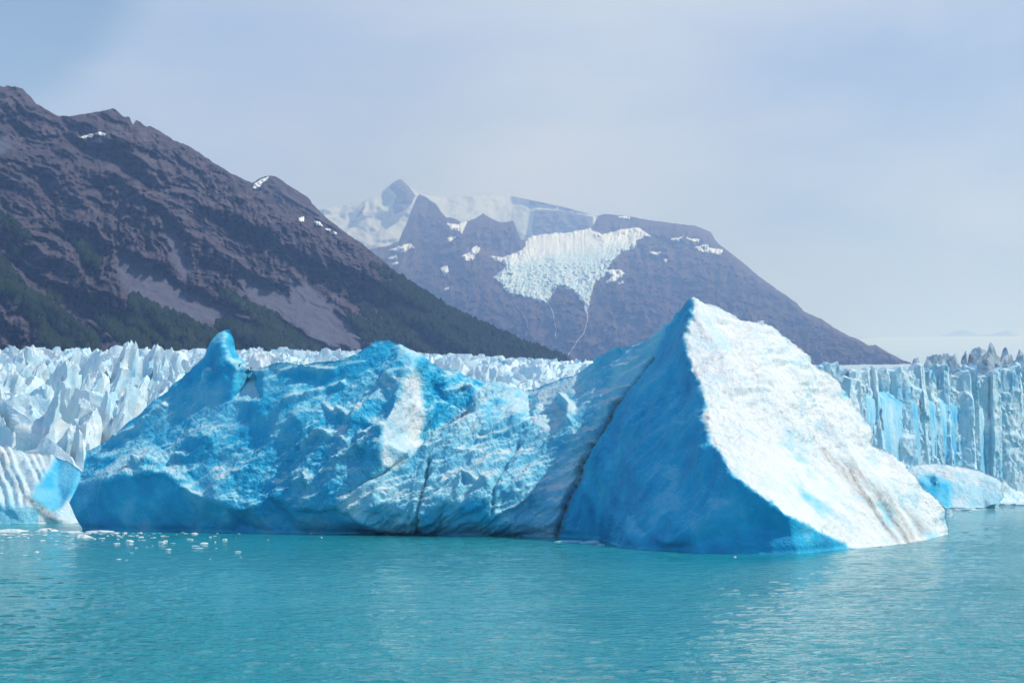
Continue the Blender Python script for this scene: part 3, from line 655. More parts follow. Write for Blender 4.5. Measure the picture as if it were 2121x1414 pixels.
# ------------------------------------------------------------------ icebergs: traced facets, each corner with its own distance
def sculpt(outline, lines, points, step, disp, attr_fn, back_rows, jag=1.2, split=None):
    """outline: closed list (px,py,D); lines: creases; points: extra corners -> dense solid mesh in world space"""
    cv, ce = [], []
    def add(p):
        for i, q in enumerate(cv):
            if abs(q[0]-p[0]) < .6 and abs(q[1]-p[1]) < .6: return i
        cv.append(p); return len(cv)-1
    oi = [add(p) for p in outline]; ce += [(oi[k], oi[(k+1) % len(oi)]) for k in range(len(oi))]
    for ln in lines:
        ii = [add(p) for p in ln]; ce += [(a, b) for a, b in zip(ii[:-1], ii[1:]) if a != b]
    for p in points: add(p)
    v, e, f, ov, _, _ = delaunay_2d_cdt([Vector((p[0], p[1])) for p in cv], ce, [], 1, 0.01)
    Dv = np.array([np.mean([cv[i][2] for i in o]) if len(o) else np.nan for o in ov]); v2 = np.array([(a.x, a.y) for a in v])
    for i in np.where(np.isnan(Dv))[0]:
        dd = np.hypot(*(v2-v2[i]).T); dd[np.isnan(Dv)] = 1e9; j = np.argsort(dd)[:3]; Dv[i] = np.average(Dv[j], weights=1/(dd[j]+.1))
    def interp(x, y):
        D = np.full(len(x), np.nan)
        for t in f:
            A, B, C = v2[t[0]], v2[t[1]], v2[t[2]]; lo = np.minimum(np.minimum(A, B), C)-.01; hi = np.maximum(np.maximum(A, B), C)+.01
            s = np.where((x >= lo[0]) & (x <= hi[0]) & (y >= lo[1]) & (y <= hi[1]))[0]
            if not len(s): continue
            den = (B[1]-C[1])*(A[0]-C[0])+(C[0]-B[0])*(A[1]-C[1])
            if abs(den) < 1e-9: continue
            a = ((B[1]-C[1])*(x[s]-C[0])+(C[0]-B[0])*(y[s]-C[1]))/den; b = ((C[1]-A[1])*(x[s]-C[0])+(A[0]-C[0])*(y[s]-C[1]))/den; c = 1-a-b
            ok = (a > -1e-3) & (b > -1e-3) & (c > -1e-3); s = s[ok]; D[s] = a[ok]*Dv[t[0]]+b[ok]*Dv[t[1]]+c[ok]*Dv[t[2]]
        return D
    def densify(pts, closed, st):
        r = []; n = len(pts)
        for k in range(n if closed else n-1):
            a, b = np.array(pts[k], float), np.array(pts[(k+1) % n], float); m = max(1, int(round(np.hypot(*(b-a)[:2])/st)))
            r += [tuple(a+(b-a)*j/m) for j in range(m)]
        if not closed: r.append(tuple(pts[-1]))
        return r
    ol = densify(outline, True, step); no = len(ol)
    ox = np.array([p[0] for p in ol]); oy = np.array([p[1] for p in ol]); od = np.array([p[2] for p in ol])
    top = np.array([world_pt(*p)[2] > 2.5 for p in ol])
    q = np.stack([ox*.11, oy*.11, 0*ox], 1); ox = ox+jag*fbm(q, 3, .7)*top; oy = oy+1.3*jag*fbm(q+70, 3, .7)*top
    pv = [Vector((a, b)) for a, b in zip(ox, oy)]; pd = list(od); pe = [(k, (k+1) % no) for k in range(no)]
    olp = list(zip(ox, oy)); taken = [olp]
    for ln in lines:
        d = densify(ln, False, step); prev = None
        sds = poly_sd(np.array([p[0] for p in d]), np.array([p[1] for p in d]), olp[::2])
        for p, sd in zip(d, sds):
            if sd < step*0.6: prev = None; continue
            pv.append(Vector(p[:2])); pd.append(p[2]); i = len(pv)-1
            if prev is not None: pe.append((prev, i))
            prev = i
    lx = np.array([a.x for a in pv]); ly = np.array([a.y for a in pv])
    gx = np.arange(ox.min(), ox.max(), step); gy = np.arange(oy.min(), oy.max(), step*0.87)
    gy, gx = np.meshgrid(gy, gx, indexing='ij'); gx = gx.copy(); gx[1::2] += step/2; gx, gy = gx.ravel()+RNG.uniform(-.25, .25, gx.size)*step, gy.ravel()+RNG.uniform(-.25, .25, gy.size)*step
    sd = poly_sd(gx, gy, olp[::4]); ok = sd > step*0.7
    cell = {}
    for a, b in zip(lx, ly): cell.setdefault((int(a//step), int(b//step)), []).append((a, b))
    for k in np.where(ok)[0]:
        ci, cj = int(gx[k]//step), int(gy[k]//step)
        if any((gx[k]-a)**2+(gy[k]-b)**2 < (0.55*step)**2 for di in (-1, 0, 1) for dj in (-1, 0, 1) for a, b in cell.get((ci+di, cj+dj), ())): ok[k] = False
    gx, gy = gx[ok], gy[ok]; gd = interp(gx, gy); bad = np.isnan(gd); gx, gy, gd = gx[~bad], gy[~bad], gd[~bad]
    pv += [Vector((a, b)) for a, b in zip(gx, gy)]; pd = np.array(pd+list(gd))
    v, e, f, ov, _, _ = delaunay_2d_cdt(pv, pe, [], 1, 0.001)
    X = np.array([a.x for a in v]); Y = np.array([a.y for a in v]); D = np.array([np.mean(pd[o]) if len(o) else np.nan for o in ov])
    b = np.isnan(D)
    if b.any(): D[b] = np.nan_to_num(interp(X[b], Y[b]), nan=float(np.nanmean(D)))
    Fa = np.array([t for t in f if len(t) == 3], int)
    # smooth the distances a little so that creases round off
    E = np.vstack([Fa[:, [0, 1]], Fa[:, [1, 2]], Fa[:, [2, 0]]]); E = np.vstack([E, E[:, ::-1]])
    cnt = np.bincount(E[:, 0], minlength=len(D)); inv = {i: k for k, o in enumerate(ov) for i in o}; rim = np.array([inv[k] for k in range(no)])
    for _ in range(3):
        nd = np.bincount(E[:, 0], weights=D[E[:, 1]], minlength=len(D))/np.maximum(cnt, 1); nd = 0.5*D+0.5*nd; nd[rim] = D[rim]; D = nd
    P = world_pt(X, Y, D)
    n = np.cross(P[Fa[:, 1]]-P[Fa[:, 0]], P[Fa[:, 2]]-P[Fa[:, 0]]); flip = n[:, 1] > 0; Fa[flip] = Fa[flip][:, ::-1]; n[flip] *= -1
    vn = np.zeros_like(P)
    for k in range(3): np.add.at(vn, Fa[:, k], n)
    vn /= np.maximum(np.linalg.norm(vn, axis=1), 1e-9)[:, None]
    for _ in range(4):
        s = np.stack([np.bincount(E[:, 0], weights=vn[E[:, 1], k], minlength=len(D)) for k in range(3)], 1); vn = vn+s/np.maximum(cnt, 1)[:, None]; vn /= np.linalg.norm(vn, axis=1)[:, None]
    P = P+vn*disp(P, X, Y, vn)[:, None]
    n = np.cross(P[Fa[:, 1]]-P[Fa[:, 0]], P[Fa[:, 2]]-P[Fa[:, 0]]); fn = np.zeros_like(P)
    for k in range(3): np.add.at(fn, Fa[:, k], n)
    fn /= np.maximum(np.linalg.norm(fn, axis=1), 1e-9)[:, None]
    at = attr_fn(P, X, Y, fn)
    # the far side: the rim carried back and down below the water
    rows = [P]; rx, ry = X[rim], Y[rim]; src = [np.arange(len(P))]; base = len(P); prev = rim; faces = [Fa]
    rp = P[rim]
    for dy, zf, dz in back_rows:
        qn = rp.copy(); up = np.clip(rp[:, 2]/6, 0, 1); qn[:, 1] += dy*up; qn[:, 0] *= qn[:, 1]/np.maximum(rp[:, 1], 1)*0.03+0.97
        qn[:, 2] = qn[:, 2]*zf+dz; qn += (1.2*np.stack([noise(qn*.15), noise(qn*.15+20), noise(qn*.15+40)], 1))*up[:, None]
        idx = np.arange(base, base+no); nx_ = np.roll(np.arange(no), -1)
        faces += [np.stack([prev, idx, idx[nx_]], 1), np.stack([prev, idx[nx_], prev[nx_]], 1)]
        rows.append(qn); src.append(rim); prev = idx; base += no
    src = np.concatenate(src); V = np.vstack(rows); Fall = np.vstack(faces)
    at = {k: a[src] for k, a in at.items()}
    return V, Fall, at, X[src], Y[src]
def split_obj(name, V, Fa, at, sel, mat, parent):
    f = Fa[sel]; used = np.unique(f); idx = -np.ones(len(V), int); idx[used] = np.arange(len(used))
    me = mesh_np(name, local(V[used], parent), idx[f], attrs={k: a[used] for k, a in at.items()})
    return obj(name, me, mat, parent)
BACK = [(3, 0.86, 0), (9, 0.58, 0), (18, 0.26, 0), (27, 0.0, -4)]

# ---- the big iceberg
wl = lambda *pts: [(x, y, water_D(y)) for x, y in pts]
top_l = [(143, 1040, 298), (160, 1008, 299), (166, 975, 301), (177, 933, 304), (230, 905, 304), (283, 862, 303), (339, 816, 302), (368, 788, 301), (392, 770, 300), (424, 742, 299), (438, 710, 299), (455, 690, 299), (466, 683, 299), (475, 682, 299), (481, 699, 300), (490, 721, 302), (500, 738, 303), (512, 756, 303), (530, 769, 302)]
top_d = [(551, 763, 290), (573, 754, 289), (597, 752, 288), (622, 757, 287), (672, 751, 285), (699, 749, 284), (734, 735, 284), (766, 717, 284), (777, 705, 284), (805, 706, 284), (826, 717, 284), (854, 731, 285), (883, 745, 287), (907, 763, 290), (939, 770, 293), (975, 781, 295), (1017, 791, 297), (1059, 804, 298), (1095, 813, 296)]
top_p = [(1123, 805, 290), (1158, 791, 285), (1201, 774, 281), (1236, 756, 277), (1264, 735, 274), (1293, 721, 271), (1307, 715, 270), (1339, 709, 266), (1368, 689, 262), (1392, 668, 258), (1412, 648, 255), (1428, 624, 252), (1436, 617, 251), (1448, 622, 252), (1460, 632, 253), (1493, 642, 254), (1521, 652, 255), (1553, 666, 256), (1593, 681, 258), (1622, 701, 259), (1646, 717, 261), (1670, 733, 262),
         (1679, 752, 263), (1710, 775, 265), (1733, 802, 266), (1757, 829, 267), (1780, 857, 267), (1796, 888, 266), (1799, 923, 264), (1834, 942, 265), (1873, 962, 266), (1897, 989, 267), (1912, 1012, 268), (1936, 1032, 270), (1955, 1055, 272), (1959, 1075, 273), (1967, 1094, 273.5)]
WL = wl((1969, 1105), (1928, 1116), (1870, 1127), (1811, 1133), (1755, 1137), (1700, 1143), (1656, 1147), (1600, 1147.5), (1540, 1147), (1450, 1145), (1376, 1140), (1320, 1137), (1279, 1132), (1262, 1124), (1243, 1117), (1200, 1113), (1150, 1112), (1063, 1110), (1000, 1109), (950, 1109), (905, 1108), (862, 1107), (800, 1106), (740, 1106), (700, 1106), (630, 1105), (560, 1104), (480, 1103), (400, 1101), (330, 1100), (260, 1099), (210, 1098), (170, 1096))+[(156, 1070, 297)]
OUT = top_l+top_d+top_p+WL
JUNCTION = [(702, 1028, 266.5), (735, 1012, 266.5), (770, 993, 267), (819, 965, 268), (850, 940, 269), (880, 917, 270.5), (915, 898, 272), (957, 863, 275), (993, 838, 278), (1028, 827, 281), (1060, 823, 284), (1095, 813, 296)]
RECESS = [(866, 918, 277), (882, 900, 281), (911, 886, 283), (953, 849, 287), (989, 824, 289.5), (1024, 815, 292), (1059, 812, 294)]
CRACK = [(1150, 1112, 258), (1160, 1080, 257), (1174, 1044, 257.5), (1194, 995, 258.5), (1206, 951, 259.5), (1231, 910, 260), (1263, 874, 260.5), (1299, 818, 261), (1352, 741, 260.5), (1388, 689, 257.5), (1428, 624, 252)]
RIDGE = [(1436, 617, 251), (1436, 652, 247), (1418, 697, 244), (1424, 733, 240), (1432, 769, 235), (1452, 798, 230), (1458, 830, 226), (1468, 846, 224), (1458, 866, 222), (1473, 915, 214), (1497, 947, 208), (1521, 985, 202)]
LIP_R = [(1521, 985, 202), (1553, 1013, 200), (1594, 1040, 198.8), (1634, 1068, 199.4), (1694, 1100, 205), (1755, 1130, 215.5)]
LIP_L = [(1521, 985, 202), (1516, 1010, 202), (1513, 1040, 202), (1465, 1072, 203), (1416, 1100, 205.5), (1380, 1124, 208.5), (1376, 1140, 209.8)]
CREASE = [(1670, 860, 249), (1710, 919, 243), (1741, 985, 235), (1788, 1040, 230), (1831, 1094, 229.5), (1870, 1127, 229.7)]
FIN_L = [(858, 756, 278), (844, 781, 275), (819, 834, 271), (792, 880, 267.5), (791, 919, 266), (791, 966, 265.5)]
FIN_R = [(858, 756, 278), (870, 791, 284), (872, 862, 281), (874, 906, 279)]
RIB_U = [(734, 735, 284), (790, 738, 285), (830, 752, 286), (858, 750, 285)]
LIP1 = [(215, 1000, 289), (280, 985, 286), (339, 982, 284), (375, 1007, 280.5), (424, 1032, 278), (470, 1050, 276), (495, 1057, 275), (523, 1053, 274), (555, 1028, 274), (594, 1039, 271.5), (615, 1053, 270), (664, 1057, 268.5), (699, 1050, 267), (741, 1078, 265.5), (798, 1102, 267)]
LIP2 = [(862, 1100, 267), (885, 1070, 262), (918, 1039, 260.5), (954, 1042, 259.5), (1010, 1046, 258.5), (1017, 1064, 258.5), (1056, 1085, 258), (1063, 1108, 261)]
SPIKE = [(466, 683, 299), (463, 715, 296), (470, 745, 293), (492, 764, 291), (530, 764, 291), (551, 763, 290)]
PTS = [(425, 790, 296), (440, 840, 292), (380, 860, 295), (320, 920, 295), (250, 950, 297), (420, 900, 287), (480, 830, 289), (540, 830, 284.5), (600, 800, 284), (610, 860, 280), (540, 900, 282), (480, 960, 281), (380, 960, 287), (660, 900, 276), (680, 820, 281), (730, 790, 281), (720, 860, 275.5), (600, 960, 276), (680, 970, 270.5), (740, 930, 270), (765, 900, 269.5), (750, 970, 268),
       (800, 800, 279), (780, 770, 282), (190, 1040, 293), (200, 980, 298), (300, 1050, 286), (420, 1075, 282), (500, 1085, 279.5), (600, 1080, 275), (700, 1085, 269.5), (440, 745, 297), (200, 945, 300), (830, 900, 272.5), (850, 830, 277),
       (930, 840, 288), (900, 800, 290), (960, 800, 292.5), (1000, 800, 295), (925, 785, 290),
       (850, 1000, 266), (780, 1040, 264.5), (850, 1060, 263.5), (930, 960, 267.5), (950, 1000, 264), (1030, 1000, 262), (1050, 930, 268.5), (1000, 890, 272), (1100, 880, 272), (1130, 960, 264), (1100, 1030, 259.5), (1150, 900, 268), (1200, 840, 271.5), (1250, 790, 271), (1180, 800, 278), (1300, 750, 266.5), (1110, 1080, 259), (900, 1030, 263), (1120, 830, 281),
       (1225, 980, 256), (1245, 940, 254), (1210, 1060, 256), (1235, 1050, 251), (1260, 1050, 243), (1262, 1000, 246), (1285, 940, 245), (1310, 870, 248), (1350, 800, 249), (1330, 900, 240), (1330, 980, 230), (1300, 1060, 228), (1360, 1050, 217), (1400, 960, 222), (1400, 880, 231), (1400, 800, 241), (1390, 740, 249), (1460, 1000, 209.5), (1420, 1050, 211), (1340, 1110, 214.5), (1300, 1110, 219), (1450, 930, 215),
       (1530, 1080, 201.5), (1600, 1095, 200.4), (1500, 1110, 202.5), (1640, 1110, 200.7), (1440, 1125, 204.5),
       (1490, 720, 243), (1520, 800, 232), (1560, 730, 247), (1590, 800, 239), (1560, 880, 226), (1540, 940, 213), (1640, 790, 250), (1610, 960, 216), (1640, 880, 234), (1690, 980, 227), (1660, 1040, 212), (1730, 1060, 218), (1790, 1100, 223), (1700, 830, 258), (1740, 880, 255), (1760, 930, 250), (1800, 980, 247), (1850, 1000, 254), (1840, 1050, 246), (1900, 1060, 258), (1890, 1100, 248), (1920, 1090, 258)]
LINES = [JUNCTION, RECESS, CRACK, RIDGE, LIP_R, LIP_L, CREASE, FIN_L, FIN_R, LIP1, LIP2, SPIKE]
xy = lambda ln: [p[:2] for p in ln]
Z_WHITE = xy(RIDGE)+xy(LIP_R)[1:]+[(1870, 1140), (1990, 1100), (1900, 950), (1800, 850), (1690, 720), (1560, 640), (1440, 600)]
Z_PYR = xy(CRACK)+xy(RIDGE)[1:]+xy(LIP_L)[1:]+[(1280, 1150), (1150, 1130)]
Z_UNDER = [xy(LIP_L)+[(1376, 1160), (1780, 1160)]+xy(LIP_R)[::-1], xy(LIP1)+[(798, 1120), (150, 1120), (130, 1040), (160, 1000)], xy(LIP2)+[(1063, 1125), (862, 1125)]]
Z_FIN = xy(FIN_L)+[(826, 964), (874, 915)]+xy(FIN_R)[::-1]
Z_RAMP = xy(JUNCTION)+[(1236, 740), (1440, 610)]+xy(CRACK)[::-1]+[(800, 1115), (700, 1050)]
Z_DIRTY = [(1700, 930), (1760, 960), (1850, 1030), (1930, 1100), (1870, 1130), (1831, 1094), (1788, 1040), (1741, 985)]
Z_BLUETOP = [[(424, 742), (440, 705), (470, 690), (470, 745), (480, 770), (440, 830), (400, 800)], [(740, 742), (800, 735), (850, 745), (880, 790), (872, 860), (860, 800), (830, 770), (770, 775)], [(876, 800), (930, 800), (960, 840), (890, 895), (876, 905)]]
VEINS = [[(862, 1106), (872, 1050), (880, 1000), (888, 955)], [(1018, 1062), (1025, 1015), (1050, 960), (1075, 920)], xy(CRACK)[:9]]
LEDGES = [[(600, 832), (650, 815), (712, 795)], [(800, 800), (815, 780), (826, 790)], [(672, 838), (695, 862)], [(632, 925), (660, 900), (700, 905), (725, 920)], [(615, 1000), (640, 985), (650, 1010), (625, 1040)], [(285, 965), (330, 960), (385, 945)], [(420, 800), (430, 770)],
          [(700, 850), (730, 870), (745, 850)], [(750, 905), (775, 890), (788, 880)], [(700, 960), (740, 935), (770, 900)], [(230, 912), (290, 885), (340, 840)], [(925, 820), (955, 805), (975, 815)], [(540, 775), (600, 770), (690, 768)], [(1010, 1010), (960, 990), (950, 1030)], [(1170, 830), (1190, 850), (1185, 880)]]
def ledge_w(P, x, y, w):
    wx, wy = x+5*fbm(P*0.15+12, 3), y+5*fbm(P*0.15+52, 3); d = np.full(len(x), 1e9)
    for l in LEDGES: d = np.minimum(d, seg_dist(wx, wy, l))
    return np.exp(-(d/w)**2)*np.clip(0.15+1.2*ridged(P*0.22+33, 3, .6), 0, 1.4)*np.clip(0.9+1.2*noise(P*0.13+15), 0, 1.2)
def disp_main(P, x, y, n):
    white = mask(x, y, Z_WHITE, 8); pyr = mask(x, y, Z_PYR, 10); und = mask_any(x, y, Z_UNDER, 6); fin = mask(x, y, Z_FIN, 6); ramp = mask(x, y, Z_RAMP, 10)
    rough = np.clip(1.0-0.72*white-0.62*pyr-0.85*und-0.65*fin-0.5*ramp, 0.12, 1)
    dg = np.stack([(0.80*P[:, 0]+0.60*P[:, 2])*0.55, P[:, 1], -0.60*P[:, 0]+0.80*P[:, 2]], 1)      # the ice is foliated up to the right
    big = fbm(P*0.05, 3); cups = ridged(dg*0.10+7, 4, 0.5)-0.45; mid = fbm(dg*0.33+3, 5, 0.65); fine = ridged(dg*0.7+11, 3, 0.65)-.45
    d = (1.8*big+3.2*cups+0.75*mid+0.34*fine)*rough*np.clip(0.72+1.1*noise(P*0.036+71), 0.42, 1.35)
    wq = np.stack([x, y, 0*x], 1); wrp = 16*fbm(wq*0.011, 3); wrp2 = 6*fbm(wq*0.035+8, 3)
    al, ac = x*0.87-y*0.50+wrp, x*0.50+y*0.87+wrp+wrp2       # layers in the ramp run up to the right
    lay = ridged(np.stack([al*0.006, ac*0.030, 0*x+1], 1), 4, .6)-.4
    d += ramp*2.5*lay*np.clip(0.75+0.9*noise(P*0.08+6), 0.1, 1.4)
    rb = y+0.16*x-0.0006*(x-1500)**2+wrp*0.7+wrp2
    ribs = ridged(np.stack([x*0.005, rb*0.028, 0*x+33], 1), 3, .5)-.4
    d += white*sstep(930, 800, y)*2.0*ribs*np.clip(0.7+0.9*noise(P*0.07), 0.1, 1.3)
    d += white*(0.22*fine+0.25*mid+0.5*big)
    d += white*sstep(1600, 1680, x)*(1.3*cups+0.6*mid)*sstep(1000, 930, y)
    d += np.exp(-(seg_dist(x, y, xy(RIDGE)+xy(LIP_R)[1:4])/9)**2)*(0.9*noise(P*0.35+21)+0.6*(ridged(P*0.9+4, 3)-.5))      # chipped edge
    d += 1.6*ledge_w(P, x, y, 6.5)
    flu = ridged(np.stack([(x+0.35*y)*0.030, y*0.004, 0*x], 1), 3)-.5
    d += pyr*(0.55*flu+0.35*mid+0.5*big)
    for v in VEINS: d -= 0.9*np.exp(-(seg_dist(x, y, v)/4.0)**2)
    d -= 1.1*np.exp(-(seg_dist(x, y, xy(JUNCTION)[:7])/4.5)**2)
    d -= 0.75*np.exp(-((P[:, 2]-0.35)/0.55)**2)*(0.7+0.5*noise(P*0.2+90))      # notch cut by the waves
    return d*np.clip(0.35+P[:, 2]/5, 0.35, 1)
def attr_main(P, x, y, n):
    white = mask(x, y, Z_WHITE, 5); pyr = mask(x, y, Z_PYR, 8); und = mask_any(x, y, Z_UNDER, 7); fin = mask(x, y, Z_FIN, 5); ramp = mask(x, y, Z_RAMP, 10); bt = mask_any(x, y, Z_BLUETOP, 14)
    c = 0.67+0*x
    c = c*(1-ramp)+0.45*ramp; c = c*(1-pyr)+0.80*pyr; c = np.maximum(c, 0.75*bt); c = c*(1-fin)+0.10*fin; c = c*(1-white)+0.0*white; c = c*(1-und)+(0.74+0.35*fbm(P*0.07+80, 4))*und  # shade painted blue on turned-away faces, sunlight white on others; undercut is clear ice
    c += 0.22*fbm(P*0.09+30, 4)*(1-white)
    c = c*(1-0.65*sstep(0.45, 0.85, n[:, 2])*(1-und)*(1-0.6*pyr))      # white crust on up-facing ice, painted to stand in for sunlit patches
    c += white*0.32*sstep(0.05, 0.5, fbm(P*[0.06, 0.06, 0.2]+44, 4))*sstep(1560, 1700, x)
    c = c*(1-0.5*np.clip(ledge_w(P, x, y, 7), 0, 1))  # ledges whitened in the colour too, for the sun they catch
    dirt = np.zeros(len(x))
    wv = 3*fbm(P*0.2+5, 3)
    for v, w, s in zip(VEINS, (2.2, 1.5, 3.2), (0.95, 0.55, 1.0)): dirt = np.maximum(dirt, s*np.exp(-((seg_dist(x+wv, y, v))/w)**2))
    dirt = np.maximum(dirt, 0.75*np.exp(-(seg_dist(x+wv, y, [(1206, 951), (1194, 995), (1174, 1044), (1150, 1112)])/8)**2))
    dirt = np.maximum(dirt, 0.95*mask(x, y, Z_DIRTY, 10)*(0.45+0.75*noise(np.stack([(x*0.82-y*0.57)*0.10, (x*.57+y*.82)*0.006, 0*x], 1))))
    dirt = np.maximum(dirt, 0.35*np.exp(-(seg_dist(x, y, [(495, 765), (551, 766), (597, 757), (672, 758), (740, 745)])/9)**2))
    dirt = np.maximum(dirt, 0.25*(1-ramp)*sstep(0.42, 0.62, fbm(P*[0.14, 0.14, 0.3]+61, 4))*(1-white)*(1-pyr)*(1-und))
    return {'ice_shade_blue': np.clip(c, 0, 1), 'dirt': np.clip(dirt, 0, 1), 'rough': np.clip((1.0-0.55*white-0.8*pyr-0.92*und-0.6*fin-0.4*ramp)*np.clip(0.75+1.1*noise(P*0.036+71), 0.35, 1.2), 0.05, 1)}
iceberg = tag(empty('iceberg', (0, 250, 0)), 'huge blue and white iceberg with a pyramid peak floating in the foreground', 'iceberg')
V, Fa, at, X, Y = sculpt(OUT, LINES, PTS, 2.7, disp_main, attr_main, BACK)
cx_, cy_ = X[Fa].mean(1), Y[Fa].mean(1)
in_pyr = (poly_sd(cx_, cy_, xy(CRACK)+[(1440, 500), (2200, 500), (2200, 1300), (1150, 1300)]) > 0)
in_ramp = ~in_pyr & (poly_sd(cx_, cy_, [(640, 1300), (702, 1028)]+xy(JUNCTION)+[(1095, 500), (1500, 500), (1500, 1300)]) > 0)
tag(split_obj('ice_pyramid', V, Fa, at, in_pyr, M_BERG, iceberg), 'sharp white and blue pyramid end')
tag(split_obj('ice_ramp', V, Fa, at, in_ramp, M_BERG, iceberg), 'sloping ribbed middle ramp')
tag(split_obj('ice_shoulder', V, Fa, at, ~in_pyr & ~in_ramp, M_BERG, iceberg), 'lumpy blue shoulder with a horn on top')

# ---- striped iceberg behind its left end
SO = [(-60, 930, 352), (-20, 926, 352), (20, 928, 352), (60, 938, 352), (110, 945, 351), (140, 955, 350), (165, 972, 349), (185, 1000, 349), (200, 1040, 348), (205, 1080, 347), (205, 1083.6, 336.2), (150, 1083.5, 336.6), (100, 1083.5, 336.6), (50, 1084, 334.8), (0, 1084, 334.8), (-60, 1084, 334.8)]
SLN = [[(118, 950, 351), (95, 985, 345), (70, 1010, 341), (62, 1030, 339), (75, 1045, 337)], [(0, 1050, 336), (30, 1058, 335), (70, 1048, 336.5), (110, 1072, 336)], [(165, 972, 349), (150, 1010, 344), (120, 1060, 338)]]
SPT = [(20, 970, 346), (60, 975, 346), (0, 1010, 341), (40, 1020, 340), (120, 1000, 347), (130, 1040, 343), (100, 1030, 342), (30, 1070, 335.5), (160, 1060, 341)]
def stripes(P, x, y):
    q = (x-0.55*(y-930)+0.0018*(y-930)**2+9*fbm(P*.10, 3))/19; return (np.abs(np.mod(q+0.5*noise(np.stack([q*0.6, 0*x, 0*x+3], 1)), 1)-.5)*2)**0.8*np.clip(0.65+0.8*noise(P*0.14+5), 0.15, 1.2)
def disp_s(P, x, y, n):
    st = stripes(P, x, y)*(0.75+0.5*noise(P*.3)); w = 1-mask(x, y, [(118, 948), (95, 985), (62, 1030), (75, 1045), (120, 1090), (220, 1090), (220, 960), (150, 940)], 5)
    return w*sstep(1060, 1040, y)*1.5*st+0.25*fbm(P*.3, 4)+0.15*ridged(P*.8, 3)*w
def attr_s(P, x, y, n):
    b = mask(x, y, [(118, 948), (95, 985), (62, 1030), (75, 1045), (110, 1060), (150, 1030), (190, 980)], 8); c = 0.12+0.45*b+0.3*sstep(1045, 1062, y)*(x < 80)+0.1*fbm(P*.2, 3)
    st = stripes(P, x, y)
    d = 0.75*np.exp(-(seg_dist(x, y, [(60, 1035), (85, 1050), (110, 1072)])/8)**2)+0.35*np.exp(-(seg_dist(x, y, [(5, 940), (25, 985), (40, 1020)])/5)**2)+0.30*(1-b)*sstep(0.25, 0.02, st)*(y < 1040)
    return {'ice_shade_blue': np.clip(c, 0, 1), 'dirt': np.clip(d, 0, 1), 'rough': 0.35*(1-b)}
b2 = empty('iceberg', (-110, 345, 0)); tag(b2, 'smaller iceberg with striped white snow ribs behind the big one', 'iceberg')
V, Fa, at, X, Y = sculpt(SO, SLN, SPT, 3.2, disp_s, attr_s, [(4, .9, 0), (10, .6, 0), (16, 0, -4)], jag=1.6)
split_obj('ice_body', V, Fa, at, np.ones(len(Fa), bool), M_BERG, b2)

# ---- smooth block berg at the right, under the glacier front
RO = [(1860, 985, 520), (1880, 970, 522), (1905, 962, 524), (1940, 960, 526), (1990, 966, 526), (2030, 976, 524), (2060, 988, 521), (2078, 1000, 517), (2074, 1012, 514), (2080, 1030, 511), (2068, 1043, 509), (2050, 1046, 508), (2040, 1051.8, 509), (2000, 1052.3, 505), (1970, 1052.3, 505), (1930, 1053, 499.5), (1890, 1053, 499.5), (1860, 1053, 499.5)]
RLN = [[(1970, 975, 519), (1968, 1000, 514), (1966, 1030, 509), (1972, 1050, 505)], [(1905, 985, 517), (1935, 980, 519), (1970, 975, 519), (2020, 985, 519), (2060, 998, 516)], [(1925, 1015, 508), (1945, 1005, 509), (1966, 1012, 510)]]
RPT = [(1930, 1000, 518), (2010, 1020, 511), (2040, 1030, 511), (1900, 1030, 508), (1945, 1035, 504), (2000, 1040, 507.5)]
b3 = empty('iceberg', (170, 512, 0)); tag(b3, 'low rounded pale blue iceberg floating beneath the right glacier front', 'iceberg')
V, Fa, at, X, Y = sculpt(RO, RLN, RPT, 3.0, lambda P, x, y, n: 0.5*fbm(P*.15, 4)+0.35*ridged(P*.4, 3),
                         lambda P, x, y, n: {'ice_shade_blue': np.clip(0.12+0.4*mask(x, y, [(1900, 985), (1935, 982), (1968, 1000), (1966, 1052), (1925, 1050), (1905, 1020)], 8)+0.12*sstep(985, 1010, y)+.1*fbm(P*.15, 3), 0, 1), 'dirt': 0*x, 'rough': 0*x+0.3}, [(6, .9, 0), (14, .6, 0), (22, 0, -4)], jag=1.4)
split_obj('ice_body', V, Fa, at, np.ones(len(Fa), bool), M_BERG, b3)

# ------------------------------------------------------------------ loose ice
def chunk(name, label, cat, px, py, wpx, hpx, seed, group=None, D=None, z0=None, ice_shade_blue=0.1, flat=0.5, depth=1.0, rot=0.0):
    D = D or water_D(py); V, f = crystal(seed, 22, 10, h=1.0, sides=5, tops=6, rough=0.30, taper=0.9, flat=flat); s = wpx/2/F*D
    V = V/np.abs(V[:, 0]).max(); hz = V[:, 2].max(); V = V*[s, s*depth, (hpx*0.75/F*D)/hz]
    me = ice_mesh(name, V, f, M_BERG, 40, {'ice_shade_blue': np.full(len(V), ice_shade_blue), 'dirt': np.zeros(len(V))})
    o = obj(name, me, None, None, ((px-CX)/F*D, D, 0.0 if z0 is None else z0)); o.rotation_euler.z = rot
    return tag(o, label, cat, group)
chunk('ice_block', 'loose white ice block perched on the right skyline of the big iceberg', 'ice block', 1574, 668, 22, 9, 41, D=257.5, z0=CH+(HY-671)/F*257.5, flat=.6, depth=1.3)
fl = 'ice floes drifting at the left end of the iceberg'
